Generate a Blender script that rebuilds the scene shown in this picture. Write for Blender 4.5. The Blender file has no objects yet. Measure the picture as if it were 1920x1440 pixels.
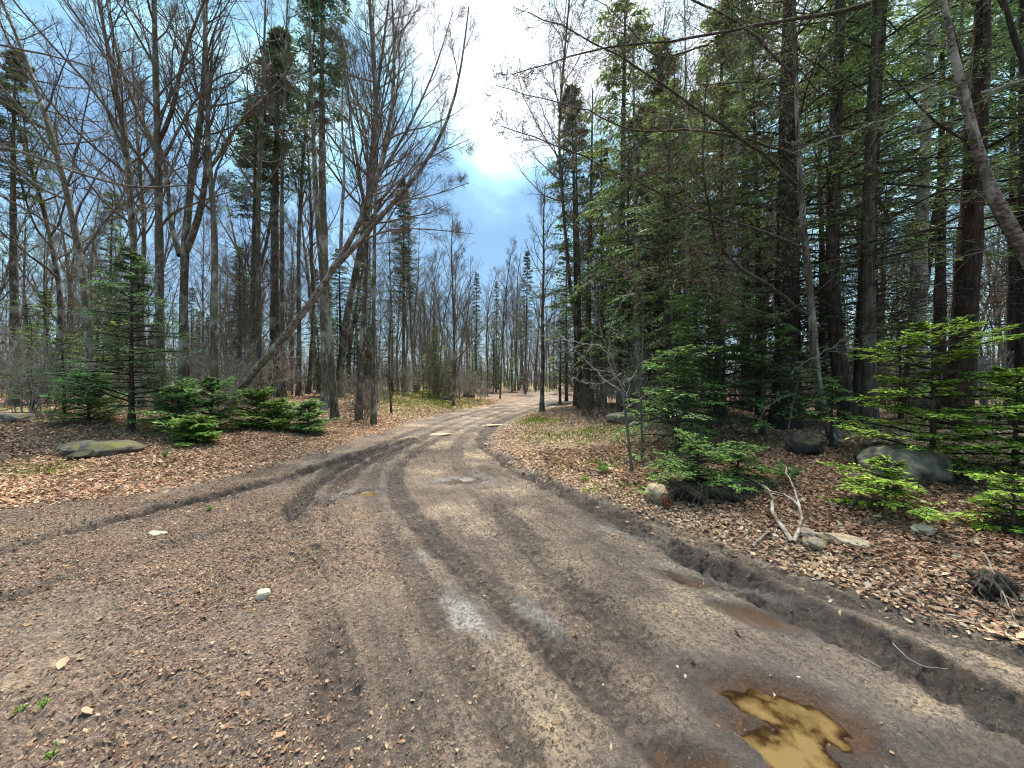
import bpy, math, random
import numpy as np
from mathutils import Vector

# ------------------------------------------------------------------ camera, sky, sun, exposure
S = bpy.context.scene
COL = S.collection
CAMZ = 1.5
F = 720.0                      # focal length in pixels of the 1920 px wide picture
HOR = 712.0
cd = bpy.data.cameras.new('camera'); cd.lens = 13.5; cd.sensor_width = 36; cd.clip_start = 0.05; cd.clip_end = 2000
cam = bpy.data.objects.new('camera', cd); COL.objects.link(cam)
cam.location = (0, 0, CAMZ); cam.rotation_euler = (math.radians(90 - 0.64), 0, 0)
S.camera = cam
S.render.resolution_x = 1024; S.render.resolution_y = 768
S.view_settings.view_transform = 'Standard'; S.view_settings.look = 'None'
S.view_settings.exposure = 2.15; S.view_settings.gamma = 1

SUN_EL, SUN_AZ = 65.0, 6.0       # azimuth from +Y, negative = to the left
sl = bpy.data.lights.new('sun', 'SUN'); sl.energy = 2.0; sl.angle = math.radians(12); sl.color = (1.0, 0.90, 0.75)
sun = bpy.data.objects.new('sun', sl); COL.objects.link(sun)
_a, _e = math.radians(SUN_AZ), math.radians(SUN_EL)
sdir = Vector((math.sin(_a) * math.cos(_e), math.cos(_a) * math.cos(_e), math.sin(_e)))
sun.rotation_euler = (-sdir).to_track_quat('-Z', 'Y').to_euler()

def sky_world():
    w = bpy.data.worlds.new("World"); S.world = w; w.use_nodes = True
    nt = w.node_tree; nt.nodes.clear(); N = nt.nodes.new; L = nt.links.new
    out = N('ShaderNodeOutputWorld')
    sky = N('ShaderNodeTexSky'); sky.sky_type = 'NISHITA'; sky.sun_disc = False
    sky.sun_elevation = _e; sky.sun_rotation = _a; sky.air_density = 1.3; sky.dust_density = 0.6; sky.ozone_density = 2.0
    b1 = N('ShaderNodeBackground'); b1.inputs[1].default_value = 0.11; L(sky.outputs[0], b1.inputs[0])
    b2 = N('ShaderNodeBackground'); b2.inputs[1].default_value = 0.70
    tc = N('ShaderNodeTexCoord')
    # stretched noise makes broken cloud
    mp = N('ShaderNodeMapping'); mp.inputs['Scale'].default_value = (1.6, 1.6, 2.6); mp.inputs['Location'].default_value = (3.1, 0.4, 1.7)
    L(tc.outputs['Generated'], mp.inputs[0])
    n1 = N('ShaderNodeTexNoise'); n1.inputs['Scale'].default_value = 1.7; n1.inputs['Detail'].default_value = 6; n1.inputs['Roughness'].default_value = 0.55
    L(mp.outputs[0], n1.inputs['Vector'])
    # the bright opening of white cloud over the road
    def blob(d, lo, hi):
        v = N('ShaderNodeVectorMath'); v.operation = 'DOT_PRODUCT'; L(tc.outputs['Generated'], v.inputs[0])
        v.inputs[1].default_value = Vector(d).normalized()
        m = N('ShaderNodeMapRange'); m.interpolation_type = 'SMOOTHSTEP'; m.inputs['From Min'].default_value = lo; m.inputs['From Max'].default_value = hi
        L(v.outputs['Value'], m.inputs['Value']); return m.outputs[0]
    g1 = blob((0.02, 0.69, 0.72), 0.937, 0.987)
    g2 = blob((0.9, 0.55, 0.55), 0.6, 0.95)
    g3 = blob((0.0, 0.10, 0.99), 0.80, 0.97)          # bright overcast overhead, outside the camera view, added to whiten the light
    sv = N('ShaderNodeMath'); sv.operation = 'MULTIPLY_ADD'; L(g3, sv.inputs[0]); sv.inputs[1].default_value = 2.0; sv.inputs[2].default_value = 0.60; L(sv.outputs[0], b2.inputs[1])
    mx = N('ShaderNodeMath'); mx.operation = 'MAXIMUM'; L(g1, mx.inputs[0])
    g2s = N('ShaderNodeMath'); g2s.operation = 'MULTIPLY'; L(g2, g2s.inputs[0]); g2s.inputs[1].default_value = 0.6; L(g2s.outputs[0], mx.inputs[1])
    ad = N('ShaderNodeMath'); ad.operation = 'MULTIPLY_ADD'; L(mx.outputs[0], ad.inputs[0]); ad.inputs[1].default_value = 0.34; L(n1.outputs[0], ad.inputs[2])
    cr = N('ShaderNodeValToRGB'); a3 = N('ShaderNodeMath'); a3.operation = 'MULTIPLY_ADD'; L(g3, a3.inputs[0]); a3.inputs[1].default_value = 0.35; L(ad.outputs[0], a3.inputs[2]); sz_ = N('ShaderNodeSeparateXYZ'); L(tc.outputs['Generated'], sz_.inputs[0]); lo = N('ShaderNodeMapRange'); lo.interpolation_type = 'SMOOTHSTEP'
    for k_, v_ in (('From Min', .30), ('From Max', .56), ('To Min', -.13), ('To Max', 0.0)): lo.inputs[k_].default_value = v_
    L(sz_.outputs[2], lo.inputs['Value']); a4 = N('ShaderNodeMath'); a4.operation = 'ADD'; L(a3.outputs[0], a4.inputs[0]); L(lo.outputs[0], a4.inputs[1]); L(a4.outputs[0], cr.inputs[0])
    e = cr.color_ramp.elements
    e[0].position = 0.36; e[0].color = (0.06, 0.135, 0.225, 1)
    e[1].position = 0.86; e[1].color = (0.50, 0.50, 0.49, 1)
    for p, c in ((0.45, (0.105, 0.205, 0.31)), (0.53, (0.17, 0.35, 0.43)), (0.62, (0.33, 0.49, 0.52)), (0.74, (0.44, 0.48, 0.49))):
        q = e.new(p); q.color = c + (1,)
    L(cr.outputs[0], b2.inputs[0])
    ms = N('ShaderNodeMixShader'); ms.inputs[0].default_value = 0.86
    L(b1.outputs[0], ms.inputs[1]); L(b2.outputs[0], ms.inputs[2]); L(ms.outputs[0], out.inputs[0])
sky_world()

S.cycles.max_bounces = 6; S.cycles.diffuse_bounces = 3; S.cycles.pixel_filter_type = 'BLACKMAN_HARRIS'; S.cycles.filter_width = 1.1

# ------------------------------------------------------------------ helpers
RNG = np.random.default_rng(7)
random.seed(7)
TAB = np.random.default_rng(99).random((256, 256))
def vnoise(x, y):
    x = np.asarray(x, float); y = np.asarray(y, float)
    xi = np.floor(x).astype(np.int64); yi = np.floor(y).astype(np.int64)
    fx = x - xi; fy = y - yi
    fx = fx * fx * (3 - 2 * fx); fy = fy * fy * (3 - 2 * fy)
    a = TAB[xi & 255, yi & 255]; b = TAB[(xi + 1) & 255, yi & 255]
    c = TAB[xi & 255, (yi + 1) & 255]; d = TAB[(xi + 1) & 255, (yi + 1) & 255]
    return (a * (1 - fx) + b * fx) * (1 - fy) + (c * (1 - fx) + d * fx) * fy
def fbm(x, y, o=4, s=1.0):
    t = 0; a = 1; n = 0
    for i in range(o):
        t = t + a * (vnoise(x * s + 17.3 * i, y * s - 9.1 * i) - 0.5); n += a; a *= 0.5; s *= 2.03
    return t / n * 2
def sst(a, b, x):
    t = np.clip((x - a) / (b - a), 0, 1); return t * t * (3 - 2 * t)
def flat(px, py):
    d = CAMZ * F / max(py - HOR, 1.0); return ((px - 960) / F * d, d)
def ray(px, py, d):
    return np.array([(px - 960) / F * d, d, CAMZ - (py - HOR) / F * d])

# road edges as functions of depth
_LY = [-400, 3.2, 4.0, 4.35, 5.07, 6.07, 7.8, 10.5, 13.8, 18.6, 25, 32.7, 38, 46, 60]
_LX = [-60, -60, -12, -6.2, -4.9, -4.4, -4.0, -3.9, -3.7, -2.8, -.35, 1.0, 1.2, 3.2, 9]
_RY = [-400, 0, 1.5, 2.17, 2.6, 3.1, 3.75, 4.35, 5.3, 6.4, 8.1, 10.5, 13.8, 17.7, 22.5, 27, 32, 38, 46, 60]
_RX = [60, 4.6, 3.35, 2.95, 2.62, 2.2, 1.77, 1.45, .89, .15, -.42, -.45, 0.05, 1.05, 3.0, 4.4, 4.0, 3.4, 5.6, 13]
def xL(y): return np.interp(y, _LY, _LX)
def xR(y): return np.interp(y, _RY, _RX)

def hsm(x, y):
    """smooth terrain height"""
    x = np.asarray(x, float); y = np.asarray(y, float)
    l = xL(np.clip(y, 4.3, 60)) - x; r = x - xR(y)
    z = 0.62 * sst(0.0, 7.5, l) * sst(3, 9, y + 0.0 * x)
    z = z + 0.10 * sst(-.1, .7, r) + 0.30 * sst(0.6, 5.0, r)
    z = z + 0.16 * fbm(x, y, 2, .22) * np.maximum(sst(.5, 4, l), sst(.5, 3, r))
    z = z - 0.25 * sst(22, 40, y) * np.maximum(sst(0, 5, l), sst(0, 5, r))
    return z
def at(px, py):
    d = flat(px, py)[1]
    for _ in range(12):
        x = (px - 960) / F * d
        z = float(hsm(x, d)); d = 0.5 * d + 0.5 * (CAMZ - z) * F / max(py - HOR, 4.0)
    return np.array([(px - 960) / F * d, d, float(hsm((px - 960) / F * d, d))])
def onground(x, y, dz=0.0): return (float(x), float(y), float(hsm(x, y)) + dz)

class MB:
    def __init__(s): s.v = []; s.f = []; s.n = []; s.c = []; s.k = 0
    def add(s, v, f, col=None):
        v = np.asarray(v, np.float32).reshape(-1, 3); f = np.asarray(f, np.int64)
        s.v.append(v); s.f.append((f + s.k).ravel()); s.n.append(np.full(len(f), f.shape[1], np.int32)); s.k += len(v)
        if col is None: col = np.ones((len(f), 3))
        s.c.append(np.broadcast_to(np.asarray(col, np.float32), (len(f), 3)))
    def mesh(s, name, mat, smooth=True):
        m = bpy.data.meshes.new(name)
        v = np.concatenate(s.v); f = np.concatenate(s.f); n = np.concatenate(s.n); c = np.concatenate(s.c)
        m.vertices.add(len(v)); m.vertices.foreach_set('co', v.ravel())
        m.loops.add(len(f)); m.loops.foreach_set('vertex_index', f.astype(np.int32))
        m.polygons.add(len(n)); st = np.concatenate([[0], np.cumsum(n)[:-1]]).astype(np.int32)
        m.polygons.foreach_set('loop_start', st)
        try: m.polygons.foreach_set('loop_total', n)
        except Exception: pass
        m.polygons.foreach_set('use_smooth', np.full(len(n), smooth))
        a = m.attributes.new('tint', 'FLOAT_COLOR', 'FACE')
        a.data.foreach_set('color', np.concatenate([c, np.ones((len(c), 1), np.float32)], 1).astype(np.float32).ravel())
        m.update(calc_edges=True); m.materials.append(mat)
        return m

def nrm(a): return a / np.maximum(np.linalg.norm(a, axis=-1, keepdims=True), 1e-9)
def tubes(mb, P, R, sides, col=None):
    P = np.asarray(P, float); R = np.asarray(R, float)
    if P.ndim == 2: P = P[None]; R = R[None]
    B, N, _ = P.shape
    if B == 0: return
    T = nrm(np.gradient(P, axis=1))
    m = nrm(T.mean(1)); ref = np.where(np.abs(m[:, 2:3]) > 0.8, np.array([[1., 0.1, 0]]), np.array([[0.03, 0.02, 1.]]))
    U = nrm(np.cross(T, ref[:, None, :])); V = np.cross(T, U)
    a = np.arange(sides) * 2 * math.pi / sides
    ring = P[:, :, None, :] + R[:, :, None, None] * (np.cos(a)[None, None, :, None] * U[:, :, None, :] + np.sin(a)[None, None, :, None] * V[:, :, None, :])
    b = np.arange(B)[:, None, None] * N * sides; i = np.arange(N - 1)[None, :, None] * sides; j = np.arange(sides)[None, None, :]; j2 = (j + 1) % sides
    q = np.stack(np.broadcast_arrays(b + i + j, b + i + j2, b + i + sides + j2, b + i + sides + j), -1).reshape(-1, 4)
    c = None
    if col is not None:
        c = np.repeat(np.asarray(col), (N - 1) * sides, axis=0) if np.ndim(col) == 2 else col
    mb.add(ring.reshape(-1, 3), q, c)
def cards(mb, C, D, Nn, L, W, col):
    """leaf-like diamonds: base C, direction D, normal Nn"""
    D = nrm(D); Sd = nrm(np.cross(D, Nn)); L = np.asarray(L)[:, None]; W = np.asarray(W)[:, None]
    v = np.stack([C, C + D * L * .45 + Sd * W * .5, C + D * L, C + D * L * .45 - Sd * W * .5], 1)
    mb.add(v.reshape(-1, 3), np.arange(len(C) * 4).reshape(-1, 4), col)
def curve(st, d, ln, N, wander, trop, rng):
    B = len(st); P = np.empty((B, N, 3)); P[:, 0] = st; d = nrm(d); step = (np.asarray(ln) / (N - 1))[:, None]
    for i in range(1, N):
        P[:, i] = P[:, i - 1] + d * step
        d = nrm(d + rng.normal(0, wander, (B, 3)) + np.array([0, 0, 1.0]) * np.reshape(trop, (-1, 1)))
    return P
def sample(P, t):
    """points and tangents at parameter t (B,K) along polylines P (B,N,3)"""
    B, N, _ = P.shape; x = np.clip(t * (N - 1), 0, N - 1.001); i = x.astype(int); f = (x - i)[..., None]
    b = np.arange(B)[:, None]; a = P[b, i]; c = P[b, i + 1]
    return a * (1 - f) + c * f, nrm(c - a), i, f[..., 0]
def spawn(P, R, k, t0, t1, ang, sd, rng, flatness=0.0):
    B = len(P); t = t0 + (t1 - t0) * (np.arange(k)[None] + rng.random((B, k))) / k
    X, T, i, f = sample(P, t); b = np.arange(B)[:, None]; r = R[b, i] * (1 - f) + R[b, i + 1] * f
    az = np.arange(k)[None] * 2.4 + rng.random((B, 1)) * 6.28 + rng.normal(0, .5, (B, k))
    ref = np.where(np.abs(T[..., 2:3]) > .9, np.array([1., 0, 0]), np.array([0, 0, 1.]))
    U = nrm(np.cross(T, ref)); V = np.cross(T, U)
    if flatness > 0: sgn = np.where(np.arange(k)[None] % 2 == 0, 0.0, math.pi); az = az * (1 - flatness) + sgn * flatness + rng.normal(0, .25, (B, k))
    pr = np.cos(az)[..., None] * U + np.sin(az)[..., None] * V
    a = np.radians(rng.normal(ang, sd, (B, k)))[..., None]
    D = np.cos(a) * T + np.sin(a) * pr
    ln = np.linalg.norm(P[:, -1] - P[:, 0], axis=1)[:, None] * np.ones((1, k))
    return X.reshape(-1, 3), D.reshape(-1, 3), r.ravel(), t.ravel(), ln.ravel()
def lerp_poly(pts, n):
    pts = np.asarray(pts, float); s = np.concatenate([[0], np.cumsum(np.linalg.norm(np.diff(pts, axis=0), axis=1))]); u = np.linspace(0, s[-1], n)
    # smooth a little
    q = np.stack([np.interp(u, s, pts[:, k]) for k in range(3)], 1)
    for _ in range(2): q[1:-1] = (q[:-2] + 2 * q[1:-1] + q[2:]) / 4
    return q

# ------------------------------------------------------------------ materials
def newmat(name):
    m = bpy.data.materials.new(name); m.use_nodes = True; nt = m.node_tree
    return m, nt, nt.nodes.new, nt.links.new, nt.nodes['Principled BSDF']
def ramp(N, els):
    r = N('ShaderNodeValToRGB'); e = r.color_ramp.elements
    e[0].position = els[0][0]; e[0].color = tuple(els[0][1]) + (1,); e[1].position = els[-1][0]; e[1].color = tuple(els[-1][1]) + (1,)
    for p, c in els[1:-1]:
        q = e.new(p); q.color = tuple(c) + (1,)
    return r
def noise(N, L, vec, scale, detail=4, rough=.55, sc=None):
    if sc is not None:
        mp = N('ShaderNodeMapping'); mp.inputs['Scale'].default_value = sc; L(vec, mp.inputs[0]); vec = mp.outputs[0]
    n = N('ShaderNodeTexNoise'); n.inputs['Scale'].default_value = scale; n.inputs['Detail'].default_value = detail; n.inputs['Roughness'].default_value = rough
    L(vec, n.inputs['Vector']); return n.outputs[0]
def mixc(N, L, f, a, b, mode='MIX'):
    m = N('ShaderNodeMix'); m.data_type = 'RGBA'; m.blend_type = mode
    for i, s in ((0, f), (6, a), (7, b)):
        if hasattr(s, 'links') or hasattr(s, 'is_linked'): L(s, m.inputs[i])
        else: m.inputs[i].default_value = s if i == 0 else tuple(s) + (1,)
    return m.outputs[2]
def mth(N, L, op, a, b=None, c=None, clamp=False):
    m = N('ShaderNodeMath'); m.operation = op; m.use_clamp = clamp
    for i, s in enumerate((a, b, c)):
        if s is None: continue
        if hasattr(s, 'is_linked'): L(s, m.inputs[i])
        else: m.inputs[i].default_value = s
    return m.outputs[0]
def mrange(N, L, v, a, b, c=0.0, d=1.0):
    m = N('ShaderNodeMapRange'); m.inputs['From Min'].default_value = a; m.inputs['From Max'].default_value = b
    m.inputs['To Min'].default_value = c; m.inputs['To Max'].default_value = d; L(v, m.inputs['Value']); return m.outputs[0]

def bark(name, dark, mid, light, patch, patch_amt=.5, fs=(9, 9, 1.6), moss=None, bump=.6, use_obj=True):
    m, nt, N, L, B = newmat(name)
    tc = N('ShaderNodeTexCoord'); oi = N('ShaderNodeObjectInfo')
    va = N('ShaderNodeVectorMath'); va.operation = 'ADD'; L(tc.outputs['Object'], va.inputs[0])
    cb = N('ShaderNodeCombineXYZ'); k = mth(N, L, 'MULTIPLY', oi.outputs['Random'], 37.0); L(k, cb.inputs[0]); L(k, cb.inputs[1]); L(cb.outputs[0], va.inputs[1])
    v = va.outputs[0]
    n1 = noise(N, L, v, 2.2, 6, .65, fs)
    r1 = ramp(N, [(.32, dark), (.5, mid), (.68, light)]); L(n1, r1.inputs[0])
    n2 = noise(N, L, v, 1.6, 4, .6, (2.2, 2.2, 1.5))
    f2 = mrange(N, L, n2, .5, .62, 0, patch_amt)
    c = mixc(N, L, f2, r1.outputs[0], patch)
    if moss:
        n3 = noise(N, L, v, 1.1, 3, .6, (1.5, 1.5, .8)); f3 = mrange(N, L, n3, .52, .66, 0, .75); c = mixc(N, L, f3, c, moss)
    br = mrange(N, L, oi.outputs['Random'], 0, 1, .75, 1.25)
    hs = N('ShaderNodeHueSaturation'); L(c, hs.inputs['Color']); L(br, hs.inputs['Value'])
    L(hs.outputs[0], B.inputs['Base Color']); B.inputs['Roughness'].default_value = .88; B.inputs['Specular IOR Level'].default_value = .25
    bp = N('ShaderNodeBump'); bp.inputs['Strength'].default_value = bump; bp.inputs['Distance'].default_value = .03; L(n1, bp.inputs['Height']); L(bp.outputs[0], B.inputs['Normal'])
    return m
M_BARK = bark('grey_bark', (.03, .022, .016), (.095, .072, .054), (.21, .17, .13), (.36, .33, .27), .75, moss=(.09, .10, .045))
M_BARKD = bark('dark_hemlock_bark', (.010, .007, .005), (.035, .025, .018), (.085, .062, .045), (.10, .085, .07), .3, (11, 11, 1.8), bump=1.0)
M_BARKR = bark('red_brown_bark', (.012, .007, .004), (.05, .028, .016), (.11, .065, .038), (.06, .04, .03), .3, (10, 10, 1.4), bump=1.0)
M_BARKB = bark('brown_cedar_bark', (.016, .011, .008), (.052, .037, .026), (.11, .083, .062), (.17, .14, .11), .35, (14, 14, .9), bump=.8)
M_BIRCH = bark('pale_birch_bark', (.09, .07, .05), (.25, .21, .17), (.42, .38, .32), (.05, .04, .035), .8, (3, 3, 7), bump=.5)
M_PEEL = bark('peeling_yellow_birch_bark', (.03, .02, .014), (.14, .105, .08), (.33, .27, .22), (.42, .36, .30), .75, (6, 6, 9), bump=1.0)
M_TWIG = bark('twig_bark', (.045, .034, .026), (.10, .078, .06), (.17, .138, .11), (.20, .175, .145), .4, bump=.1)
M_TWIGD = bark('dark_twig_bark', (.02, .015, .011), (.05, .038, .028), (.10, .08, .06), (.13, .11, .09), .4, bump=.1)
M_TWIGP = bark('pale_twig_bark', (.10, .085, .07), (.20, .18, .155), (.32, .30, .27), (.36, .34, .31), .5, bump=.1)

def foliage(name, trans=.42, rough=.55, spec=.35):
    m, nt, N, L, B = newmat(name)
    at_ = N('ShaderNodeAttribute'); at_.attribute_name = 'tint'
    oi = N('ShaderNodeObjectInfo'); br = mrange(N, L, oi.outputs['Random'], 0, 1, .8, 1.2)
    tc = N('ShaderNodeTexCoord'); nz = noise(N, L, tc.outputs['Object'], 2.3, 3, .6); v2 = mrange(N, L, nz, .3, .7, .65, 1.35)
    hs = N('ShaderNodeHueSaturation'); L(at_.outputs['Color'], hs.inputs['Color']); L(mth(N, L, 'MULTIPLY', br, v2), hs.inputs['Value'])
    L(hs.outputs[0], B.inputs['Base Color']); B.inputs['Roughness'].default_value = rough; B.inputs['Specular IOR Level'].default_value = spec
    if trans > 0:
        tr = N('ShaderNodeBsdfTranslucent'); L(hs.outputs[0], tr.inputs[0]); ms = N('ShaderNodeMixShader'); ms.inputs[0].default_value = trans
        L(B.outputs[0], ms.inputs[1]); L(tr.outputs[0], ms.inputs[2]); L(ms.outputs[0], nt.nodes['Material Output'].inputs[0])
    return m
M_FOL = foliage('needle_foliage'); M_LEAF = foliage('fallen_leaf', .15, .65, .3); M_GRASS = foliage('fresh_green_leaf', .45, .5, .3)
def plain(name, col, rough=.8, spec=.3):
    m, nt, N, L, B = newmat(name); B.inputs['Base Color'].default_value = col + (1,); B.inputs['Roughness'].default_value = rough; B.inputs['Specular IOR Level'].default_value = spec; return m
def rockmat(name, c1, c2, c3, moss=None, mossamt=.0, scale=6):
    m, nt, N, L, B = newmat(name); tc = N('ShaderNodeTexCoord'); o = tc.outputs['Object']
    n1 = noise(N, L, o, scale, 8, .65); r = ramp(N, [(.32, c1), (.5, c2), (.68, c3)]); L(n1, r.inputs[0]); c = r.outputs[0]
    if moss:
        n2 = noise(N, L, o, 3.2, 5, .6); ge = N('ShaderNodeNewGeometry'); sx = N('ShaderNodeSeparateXYZ'); L(ge.outputs['Normal'], sx.inputs[0])
        f = mth(N, L, 'MULTIPLY', mrange(N, L, n2, .5 - mossamt * .3, .62 - mossamt * .3), mrange(N, L, sx.outputs[2], .1, .7), clamp=True); c = mixc(N, L, f, c, moss)
    L(c, B.inputs['Base Color']); B.inputs['Roughness'].default_value = .85
    n3 = noise(N, L, o, scale * 5, 6, .7); bp = N('ShaderNodeBump'); bp.inputs['Strength'].default_value = .7; bp.inputs['Distance'].default_value = .02
    L(mth(N, L, 'ADD', n1, mth(N, L, 'MULTIPLY', n3, .4)), bp.inputs['Height']); L(bp.outputs[0], B.inputs['Normal'])
    return m
M_ROCK = rockmat('grey_granite', (.07, .055, .04), (.23, .185, .135), (.44, .36, .26), (.10, .10, .03), -.15)
M_ROCKM = rockmat('mossy_granite', (.045, .036, .026), (.12, .10, .075), (.24, .20, .15), (.15, .14, .03), -.02)
M_TAN = rockmat('tan_stone', (.22, .16, .09), (.40, .31, .19), (.56, .46, .31))
M_PALE = rockmat('pale_stone', (.25, .20, .14), (.42, .36, .27), (.56, .49, .38))
M_SOIL = rockmat('dark_root_soil', (.008, .006, .004), (.022, .016, .011), (.05, .036, .024), (.05, .06, .02), .1, 9)

# ------------------------------------------------------------------ scene-object helpers
def tag(o, label=None, cat=None, group=None, kind=None):
    if label: o['label'] = label
    if cat: o['category'] = cat
    if group: o['group'] = group
    if kind: o['kind'] = kind
    return o
def link(name, mesh, parent=None, loc=None):
    o = bpy.data.objects.new(name, mesh); COL.objects.link(o)
    if parent is not None: o.parent = parent
    if loc is not None: o.location = loc
    return o
def thing(name, loc, label, cat, group=None, rz=0.0, sc=1.0):
    o = bpy.data.objects.new(name, None); COL.objects.link(o); o.location = loc; o.rotation_euler = (0, 0, rz); o.scale = (sc, sc, sc)
    o.empty_display_size = .2
    return tag(o, label, cat, group)
def copy_thing(src, loc, rz, sc, label=None, group=None):
    r = src.copy(); COL.objects.link(r); r.location = loc; r.rotation_euler = (0, 0, rz)
    r.scale = (sc, sc, sc) if np.isscalar(sc) else sc
    if label: r['label'] = label
    if group: r['group'] = group
    for ch in src.children:
        c = ch.copy(); COL.objects.link(c); c.parent = r
    return r

# ------------------------------------------------------------------ ground
RUTS = [  # (points in picture pixels on the flat road, half width m, depth m, tread strength, darkness)
 ([(1905, 1345), (1600, 1195), (1350, 1075), (1150, 970), (1020, 903), (940, 862), (905, 832), (908, 810), (940, 789), (990, 771), (1040, 758)], .19, .038, .9, 1.35),
 ([(1560, 1440), (1380, 1330), (1180, 1200), (1050, 1090), (960, 985), (900, 925), (860, 880), (850, 840), (880, 808), (930, 783), (985, 765), (1030, 752)], .15, .022, .6, .45),
 ([(1290, 1440), (1120, 1300), (985, 1170), (880, 1080), (800, 1000), (740, 935), (735, 885), (780, 845), (840, 812), (905, 785), (965, 766)], .13, .024, 1.0, .55),
 ([(1010, 1440), (900, 1290), (800, 1130), (730, 1010), (690, 930), (700, 880), (750, 840), (820, 806), (890, 780), (960, 760)], .12, .018, .7, .4),
 ([(650, 1440), (620, 1250), (580, 1080), (548, 960), (588, 905), (640, 868), (720, 832), (800, 800), (880, 775), (950, 757), (1000, 744)], .12, .035, .9, .6),
 ([(-400, 1130), (-100, 1062), (60, 1015), (200, 982), (330, 952), (450, 922), (555, 893), (640, 864), (720, 838)], .17, .08, .3, 1.8),
 ([(-300, 1230), (0, 1130), (180, 1070), (330, 1020), (440, 990)], .17, .03, .2, .6),
 ([(1960, 1250), (1700, 1165), (1500, 1100), (1320, 1020), (1180, 960), (1080, 920)], .12, .02, .5, .5),
 ([(540, 968), (590, 910), (670, 862), (770, 824)], .14, .05, .9, 1.2), ([(600, 950), (640, 900), (705, 860), (800, 820)], .12, .03, .9, .8),
 ([(1500, 1440), (1750, 1440), (1990, 1410)], .15, .03, .5, .7),
 ([(800, 1440), (760, 1300), (690, 1180), (640, 1080), (620, 1000), (630, 920), (690, 868), (770, 828), (850, 795)], .11, .014, .7, .35),
]
PUDDLES = [  # centre px, py, half length, half width (m), rotation, depth
 (1480, 1325, .28, .14, -.50, .055), (1462, 1395, .20, .11, -.5, .045), (684, 923, .16, .16, 1.1, .07), (650, 926, .07, .05, .3, .03),
 (1284, 1090, .17, .06, -.75, .03), (868, 903, .32, .14, .1, .02), (1300, 1445, .16, .09, -.2, .04), (1420, 1160, .2, .07, -.7, .014)]
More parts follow.
